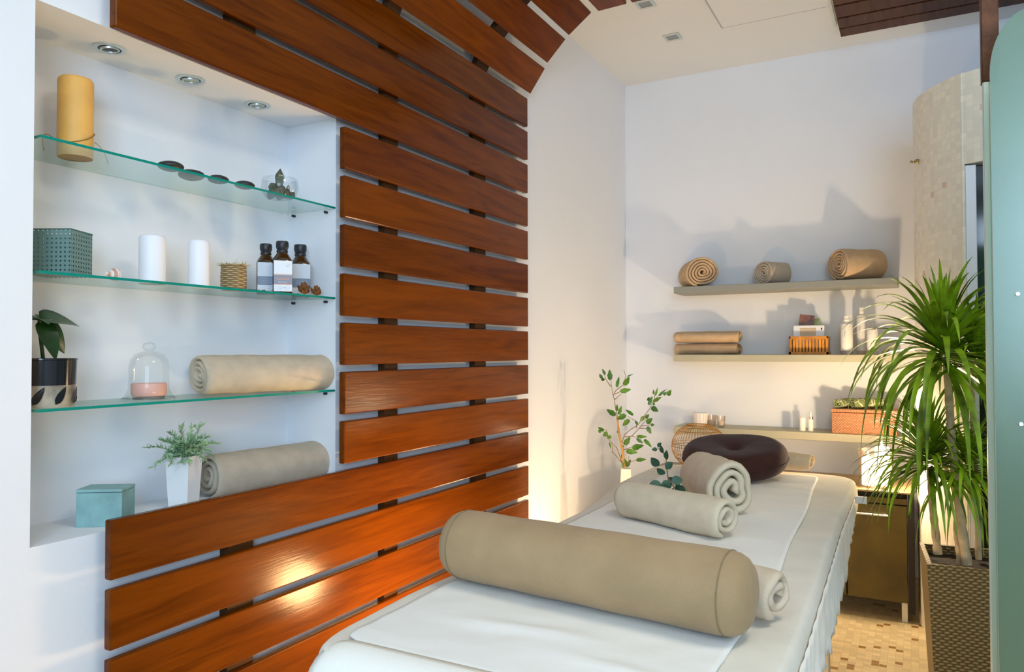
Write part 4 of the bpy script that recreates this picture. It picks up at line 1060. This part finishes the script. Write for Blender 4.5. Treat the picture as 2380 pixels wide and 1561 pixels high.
# lowest shelf: striped cup, two glasses, two small flasks, wicker basket with green cloths
def jar(u, w_px, vt, Y, name, label, striped=False, grp='glasses on the lowest wall shelf'):
    c = at(u, 980, Y=Y); r = w_px/2*abs(at(1000, 900, Y=Y).x-at(1001, 900, Y=Y).x)*0+w_px/2/F*((c-Vector((0, 0, H))).dot(f_)); h_ = at(u, vt, Y=Y).z-ZS3
    t = thing(name, label, 'glass', (c.x, Y, ZS3), (0, 0, 0), grp)
    bm = B(); lathe(bm, [(r*.8, 0), (r*.86, .004), (r, h_), (r*.93, h_), (r*.8, .010), (.002, .008)], 28); obj('cup', bm, M['bottle_white'] if striped else M['vessel'], t, smooth=.8)
    if striped:
        bm = B()
        for k in range(14):
            a = 2*PI*k/14; tube(bm, [(r*.87*math.cos(a), r*.87*math.sin(a), .006), (r*1.005*math.cos(a), r*1.005*math.sin(a), h_-.002)], .0016, 4)
        obj('stripes', bm, plain('pink_stripe', (.72, .50, .45), .5), t)
    else:
        bm = B(); lathe(bm, [(r*.70, .012), (r*.84, h_*.55), (.002, h_*.56)], 24); obj('wax', bm, M['bottle_white'], t, smooth=.8)
jar(1628, 34, 959, 4.19, 'striped_cup', 'white cup with thin pink stripes at the left of the lowest wall shelf', True)
jar(1654, 24, 964, 4.25, 'glass_votive', 'clear votive glass just right of the striped cup')
jar(1676, 20, 966, 4.19, 'glass_votive', 'small right-hand votive glass with a cream candle')
for (u, vt, w_, lab, shp) in ((1865, 969, 14, 'short white flask, left of two on the lowest wall shelf', 0), (1884, 956, 12, 'slim flask with a metal collar, next to the wicker basket', 1)):
    Y = 4.2; c = at(u, 990, Y=Y); h_ = at(u, vt, Y=Y).z-ZS3; r = w_/2/F*((c-Vector((0, 0, H))).dot(f_))
    t = thing('small_flask', lab, 'bottle', (c.x, Y, ZS3), (0, 0, 0), 'small flasks on the lowest wall shelf')
    bm = B()
    if shp == 0: lathe(bm, [(r*.9, 0), (r, .002), (r, h_-.003), (r*.8, h_), (.001, h_)], 20); obj('body', bm, M['bottle_white'], t, smooth=.7)
    else:
        lathe(bm, [(r*.9, 0), (r, .002), (r, h_*.6), (r*.7, h_*.64)], 20); obj('body', bm, M['bottle_white'], t, smooth=.7)
        bm = B(); lathe(bm, [(r*.95, h_*.60), (r*.95, h_*.74), (r*.6, h_*.75)], 20); obj('collar', bm, M['chrome'], t, smooth=.7)
        bm = B(); lathe(bm, [(r*.35, h_*.74), (r*.35, h_*.9), (r*.5, h_*.92), (r*.4, h_), (.001, h_)], 16); obj('pipette', bm, M['bottle_white'], t, smooth=.7)
xa, xb = at(1931, 1000, Y=4.13).x, at(2088, 1000, Y=4.13).x; zt = at(1950, 950, Y=4.13).z-ZS3
wb = thing('wicker_basket', 'salmon wicker basket with a lid at the right of the lowest wall shelf', 'basket', ((xa+xb)/2, 4.22, ZS3))
w = (xb-xa)/2
bm = B(); box(bm, -w+.004, w-.004, -.088, .085, 0, zt-.018, .006, 2); obj('body', bm, M['wicker'], wb, smooth=.6)
bm = B(); box(bm, -w, w, -.094, .089, zt-.016, zt, .006, 2); obj('lid', bm, M['wicker'], wb, smooth=.6)
towel_roll('left green patterned rolled cloth on the wicker basket', ((xa+xb)/2-.085, 4.215, ZS3+zt), math.radians(-118), .155, .033, 2.4, .010, M['green_cloth'], .85, seed=51, name='rolled_cloth', cat='cloth', group='green cloths on the wicker basket')
towel_roll('right green patterned rolled cloth on the wicker basket', ((xa+xb)/2+.030, 4.21, ZS3+zt), math.radians(-150), .19, .036, 2.4, .010, M['green_cloth'], .85, seed=52, name='rolled_cloth', cat='cloth', group='green cloths on the wicker basket')

# ================================================================== CABINET with candles and rattan lantern
CT = .555; CX0, CX1, CY0, CY1 = -1.20, -.010, 3.60, 4.00
cabn = thing('low_cabinet', 'low dark wooden cabinet behind the head of the massage table', 'cabinet', (0, 0, 0))
bm = B(); box(bm, CX0, CX1, CY0-.008, CY1, CT-.008, CT, .001, 1); obj('worktop', bm, plain('worktop_olive_brown', (.20, .135, .055), .35, var=.2, vscale=15), cabn)
bm = B(); box(bm, CX0+.002, CX1-.03, CY0+.02, CY1, .085, CT-.008); obj('body', bm, M['cab_gap'], cabn)
bm = B(); box(bm, CX1-.024, CX1, CY0+.002, CY1, .04, CT-.008); obj('side_panel', bm, M['cab_gap'], cabn)
xs = [CX0+.004, -.87, -.56, -.27]
for i in range(3):
    a, b = xs[i], xs[i+1]-.006
    bm = B(); box(bm, a, b, CY0, CY0+.018, .502, CT-.030, .001, 1); dd = obj('drawer', bm, M['darkwood'], cabn)
    bm = B(); box(bm, a, b, CY0, CY0+.018, .085, .496, .001, 1); dd = obj('door', bm, M['darkwood'], cabn)
    bm = B(); box(bm, a+.03, b-.03, CY0-.022, CY0-.014, .448, .456, .002, 1); box(bm, a+.04, a+.048, CY0-.016, CY0, .449, .455); box(bm, b-.048, b-.04, CY0-.016, CY0, .449, .455); obj('handle', bm, M['chrome'], dd)
a, b = -.27, CX1-.028
bm = B(); box(bm, a, b, CY0, CY0+.018, .500, CT-.030, .001, 1); obj('drawer', bm, M['darkwood'], cabn)
bm = B(); box(bm, a, b, CY0, CY0+.018, .085, .494, .001, 1); dd = obj('door', bm, M['darkwood'], cabn)
bm = B(); box(bm, a+.005, -.108, CY0-.022, CY0-.014, .448, .456, .002, 1); box(bm, a+.02, a+.028, CY0-.016, CY0, .449, .455); box(bm, -.125, -.117, CY0-.016, CY0, .449, .455); obj('handle', bm, M['aluminium'], dd)
for (x, y) in ((-.050, CY0+.03), (CX0+.05, CY0+.03), (-.050, CY1-.05), (CX0+.05, CY1-.05)):
    bm = B(); box(bm, x-.011, x+.011, y-.011, y+.011, 0, .085); obj('leg', bm, M['aluminium'], cabn)

# hurricane glass with candles
hx, hy = -.158, 3.685
hv = thing('glass_hurricane', 'wide clear glass vessel glowing around candles, on the right of the low cabinet', 'candle holder', (hx, hy, CT))
bm = B(); lathe(bm, [(.055, .0), (.064, .006), (.068, .02), (.072, .165), (.069, .165), (.065, .02), (.060, .008), (.002, .006)], 44, None, True, True); obj('glass', bm, M['vessel'], hv, smooth=.8)
for (dx, dy, r, h_, lab) in ((-.030, -.008, .026, .120, 'lit white candle at the left inside the glass vessel'), (.026, .006, .030, .168, 'taller lit white candle at the right inside the glass vessel')):
    t = thing('lit_candle', lab, 'candle', (hx+dx, hy+dy, CT+.009), (0, 0, 0), 'lit candles on the cabinet')
    bm = B(); lathe(bm, [(r, 0), (r, h_-.004), (r*.9, h_), (r*.6, h_-.006), (.002, h_-.007)], 28); obj('wax', bm, M['wax_lit'], t, smooth=.7)
    bm = B(); tube(bm, [(0, 0, h_-.007), (.0005, 0, h_+.004)], .0008, 5); obj('wick', bm, M['black'], t)
    bm = B(); lathe(bm, [(.001, h_+.001), (.005, h_+.007), (.0055, h_+.013), (.003, h_+.022), (.0004, h_+.030)], 12); obj('flame', bm, M['flame'], t, smooth=1)

# rattan lantern
lx, ly = at(1625, 1035, Y=3.80).x, 3.80; LR = .137; LZ = .120
lan = thing('rattan_lantern', 'round amber rattan lantern on the left of the low cabinet', 'lantern', (lx, ly, CT))
bm = B(); nst = 54
def lp(a, ph): return Vector((LR*math.cos(ph)*math.cos(a), LR*math.cos(ph)*math.sin(a), LZ+(.118)*math.sin(ph)))
for k in range(nst):
    a = 2*PI*k/nst; tube(bm, [lp(a, -1.05+(1.05+1.12)*i/13) for i in range(14)], .0011, 5)
obj('ribs', bm, M['rattan_lamp'], lan, smooth=1)
for ph, rd in ((-1.05, .004), (-.5, .0016), (0, .0018), (.12, .0014), (.72, .0022), (1.12, .004)):
    bm = B(); tube(bm, [lp(2*PI*i/48, ph) for i in range(49)], rd, 6); obj('hoop', bm, M['rattan_lamp'], lan, smooth=1)
bm = B(); bmesh.ops.create_uvsphere(bm, u_segments=20, v_segments=12, radius=.024); o = obj('bulb', bm, M['bulb'], lan, smooth=1.5); o.location = (.0, 0, LZ+.01)
bm = B(); lathe(bm, [(.055, .0), (.055, .012), (.016, .014), (.014, .09), (.002, .095)], 20); obj('lamp_base', bm, M['rattan_lamp'], lan, smooth=.8)

# floor vase with branches
vx, vy = at(1455, 1090, Y=3.45).x, 3.45; vz = at(1455, 1088, Y=3.45).z
va = thing('floor_vase', 'slim cream vase with leafy branches in the far left corner', 'vase', (vx, vy, 0), (0, 0, math.radians(20)))
bm = B(); prev = None
for (w, z) in ((.055, 0), (.057, .01), (.024, vz), (.020, vz), (.020, vz-.04)):
    ps = []
    for i in range(24):
        a = 2*PI*i/24; cc, ss = math.cos(a), math.sin(a); ps.append((math.copysign(abs(cc)**.5, cc)*w, math.copysign(abs(ss)**.5, ss)*w, z))
    cur = ring(bm, ps)
    if prev: bridge(bm, prev, cur)
    else: bm.faces.new(list(reversed(cur)))
    prev = cur
bm.faces.new(prev); obj('body', bm, M['cream_ceramic'], va, smooth=.7)
# branches: positions measured in the photo, put at their own depths round the vase
Mi = (Matrix.Translation((vx, vy, 0)) @ Matrix.Rotation(math.radians(20), 4, 'Z')).inverted()
def q(u, v, d=0.): return Mi @ at(1380+u/6.005, 840+v/6.005, Y=vy+d)
bm = B()
tube(bm, [q(425, 1480), q(405, 1250, -.01), q(370, 1100, -.01), q(345, 950, .0), q(325, 760, .0)], [.0065, .0065, .006, .0055, .005], 8)
obj('thick_branch', bm, M['leaf_tan'], va, smooth=1)
bm = B()
for path in ([(330, 770, 0), (300, 620, 0), (290, 540, 0), (260, 440, .01), (240, 250, .02)], [(290, 530, 0), (380, 455, -.02)], [(240, 350, 0), (170, 250, .0), (150, 180, 0)], [(275, 470, 0), (310, 400, -.02), (420, 320, -.03), (445, 200, -.03), (420, 115, -.03)], [(300, 450, 0), (370, 420, -.03)],
             [(395, 1130, 0), (430, 1020, 0), (510, 950, .02), (620, 880, .03), (700, 760, .03), (780, 660, .03), (830, 560, .03), (940, 430, .04), (1030, 385, .04)], [(530, 1040, 0), (600, 970, 0), (700, 850, .02), (740, 770, .03)], [(600, 930, .02), (590, 830, .02), (460, 755, .02)], [(640, 930, .02), (740, 935, .02)], [(660, 900, .02), (800, 880, .02)], [(430, 1050, 0), (530, 1040, -.02), (620, 1060, -.02)],
             [(400, 1440, 0), (360, 1300, 0), (320, 1200, .0), (220, 1100, -.02), (190, 1050, -.02), (180, 960, -.02), (120, 930, -.02)], [(400, 1420, 0), (290, 1290, -.02), (240, 1255, -.02)], [(270, 1280, -.01), (250, 1140, -.02)], [(420, 1230, 0), (540, 1190, -.03)], [(440, 1400, 0), (520, 1400, -.02), (600, 1370, -.03)], [(490, 1460, 0), (490, 1310, .01)], [(830, 600, .03), (850, 480, .03), (880, 400, .03)]):
    P_ = [q(*p) for p in path]; tube(bm, P_, [.0022-.0012*i/(len(P_)-1) for i in range(len(P_))], 5)
obj('twigs', bm, M['twig'], va, smooth=1)
bm = B(); rnd = random.Random(12)
LV = [(225, 260, 225, 110, 75), (160, 185, 120, 100, 40), (140, 270, 105, 215, 55), (115, 235, 80, 170, 45), (320, 360, 350, 210, 50), (420, 330, 500, 215, 80), (365, 415, 520, 390, 70), (460, 210, 555, 170, 18),
      (310, 750, 175, 665, 75), (320, 690, 325, 600, 40), (345, 740, 390, 620, 50), (450, 745, 320, 800, 80), (555, 750, 440, 665, 45), (500, 805, 395, 900, 65), (610, 880, 580, 820, 40), (700, 760, 650, 840, 50), (720, 790, 770, 735, 50), (735, 860, 815, 790, 75), (795, 885, 845, 880, 40), (745, 905, 800, 1010, 65),
      (800, 640, 905, 690, 85), (765, 610, 820, 480, 55), (760, 550, 770, 490, 40), (825, 560, 945, 495, 50), (855, 480, 895, 365, 35), (835, 460, 835, 390, 25), (905, 480, 1000, 390, 35), (975, 470, 1010, 420, 45), (1030, 475, 1075, 395, 60), (830, 610, 850, 575, 40),
      (600, 1040, 740, 1050, 45), (595, 1070, 690, 1140, 50), (700, 1085, 810, 1190, 55), (425, 1165, 510, 1050, 75), (535, 1210, 690, 1165, 80), (450, 1245, 610, 1270, 75), (590, 1375, 730, 1360, 55), (450, 1465, 520, 1370, 60), (335, 1000, 355, 940, 40),
      (140, 970, 60, 910, 50), (195, 990, 125, 1040, 70), (100, 990, 60, 950, 40), (235, 1030, 185, 1080, 60), (215, 1120, 240, 1210, 25), (410, 1360, 385, 1290, 40), (425, 1190, 385, 1170, 30), (455, 1440, 435, 1350, 40), (410, 1470, 400, 1410, 30)]
inv3 = Mi.to_3x3()
for (x0, y0, x1, y1, w_) in LV:
    dd = rnd.uniform(-.05, .05); a, b = q(x0, y0, dd), q(x1, y1, dd+rnd.uniform(-.012, .012))
    nrm = inv3 @ (-f_+Vector((rnd.uniform(-.4, .4), 0, rnd.uniform(-.2, .5))))
    ln_ = (b-a).length; blade(bm, a, b-a, nrm, ln_, ln_*min(.75, w_/math.hypot(x1-x0, y1-y0)), .12, 9, .10)
obj('leaves', bm, M['leaf'], va, smooth=1.2)

# ================================================================== DRACAENA IN RATTAN PLANTER
pr = math.radians(4)
p0 = at(2155, 1310, Y=2.80); PZ = p0.z
pl = thing('rattan_planter', 'tall tapered woven rattan planter with a dracaena, right of the massage table', 'planter', (p0.x, 2.80, 0), (0, 0, pr))
WT = .30; tp_ = .022
bm = B(); prev = None
for (e, z) in ((tp_, 0), (0, PZ-.01), (0, PZ), (.014, PZ), (.016, PZ-.045)):
    cur = ring(bm, [(e, e, z), (WT-e, e, z), (WT-e, WT-e, z), (e, WT-e, z)])
    if prev: bridge(bm, prev, cur)
    else: bm.faces.new(list(reversed(cur)))
    prev = cur
obj('woven_pot', bm, M['rattan'], pl)
bm = B(); g = 14
vv = [[bm.verts.new((.015+(WT-.03)*i/g, .015+(WT-.03)*j/g, PZ-.030+.008*noise.noise(Vector((i*.9, j*.9, 0))))) for i in range(g+1)] for j in range(g+1)]
for j in range(g): bridge(bm, vv[j], vv[j+1], closed=False)
obj('soil', bm, M['soil'], pl, smooth=1.2)
dr = thing('dracaena', 'green dracaena with drooping strap leaves and pale canes in the rattan planter', 'plant', (0, 0, 0))
bm = B()
def cane(pts, r0, r1):
    P_ = [Vector(p) for p in pts]; out = []
    for i in range(len(P_)-1):
        for k in range(8): out.append(P_[i].lerp(P_[i+1], k/8))
    out.append(P_[-1]); n = len(out)
    tube(bm, out, [(r0+(r1-r0)*i/n)*(1+.10*math.sin(i*2.3)) for i in range(n)], 12)
cane([at(2248, 1312, Y=2.92), at(2228, 1170, Y=2.93), at(2212, 1030, Y=2.95), at(2200, 830, Y=2.97)], .0155, .012)
cane([at(2180, 1288, Y=2.98), at(2168, 1180, Y=3.00), at(2160, 1085, Y=3.0)], .014, .010)
cane([at(2232, 1310, Y=2.95), at(2222, 1230, Y=2.96), at(2235, 1090, Y=2.98)], .010, .009)
cane([at(2275, 1300, Y=3.02), at(2262, 1000, Y=3.04), at(2255, 835, Y=3.05)], .010, .009)
obj('canes', bm, M['cane'], dr, smooth=1)
def crown(c, nleaf, seed, lmin, lmax, w, droop, elev=(-.5, 1.25), bias=None):
    bm = B(); rnd = random.Random(seed)
    for i in range(nleaf):
        a = i*2.39996+rnd.uniform(-.3, .3); t = i/nleaf
        el = elev[0]+(elev[1]-elev[0])*t**.8+rnd.uniform(-.12, .12)
        d_ = Vector((math.cos(a)*math.cos(el), math.sin(a)*math.cos(el), math.sin(el)))
        base = c+Vector((0, 0, -.035+.06*t))+d_*.008
        ribbon(bm, base, d_, rnd.uniform(lmin, lmax)*(1-.45*t), w*rnd.uniform(.75, 1.15), droop*rnd.uniform(.6, 1.3)*(1.25-.75*t), 11, .4, i*.37)
    return obj('leaf_crown', bm, M['leaf2'], dr, smooth=1.2)
crown(at(2192, 812, Y=2.97), 130, 5, .38, .56, .026, 8.0, (-.6, 1.42))
crown(at(2160, 1062, Y=3.00), 150, 8, .28, .38, .016, 9.5, (-.4, 1.2))
crown(at(2268, 830, Y=3.05), 60, 13, .26, .42, .020, 6.5, (-.4, 1.3))
crown(at(2245, 1075, Y=2.98), 90, 17, .26, .36, .014, 8.5, (-.5, 1.1))

# ================================================================== LOW LAMPS beside the wall (behind the table)
for (x, y, z, lab) in ((-1.12, 1.93, .36, 'paper globe lamp between the table and the slats, near the niche'), (-1.22, 3.05, .24, 'paper globe lamp on the floor in the far left corner')):
    t = thing('globe_lamp', lab, 'lamp', (x, y, 0), (0, 0, 0), 'globe lamps behind the table')
    bm = B(); lathe(bm, [(.06, 0), (.06, .01), (.008, .016), (.008, z-.075), (.02, z-.072)], 20); obj('stand', bm, M['brushed'], t, smooth=.7)
    bm = B(); lathe(bm, [(.030, -.072), (.055, -.055), (.075, -.02), (.075, .02), (.055, .055), (.030, .072)], 24, None, False, False); o = obj('shade', bm, glass('lamp_paper', (1, .93, .82)), t, smooth=1); o.location = (0, 0, z)
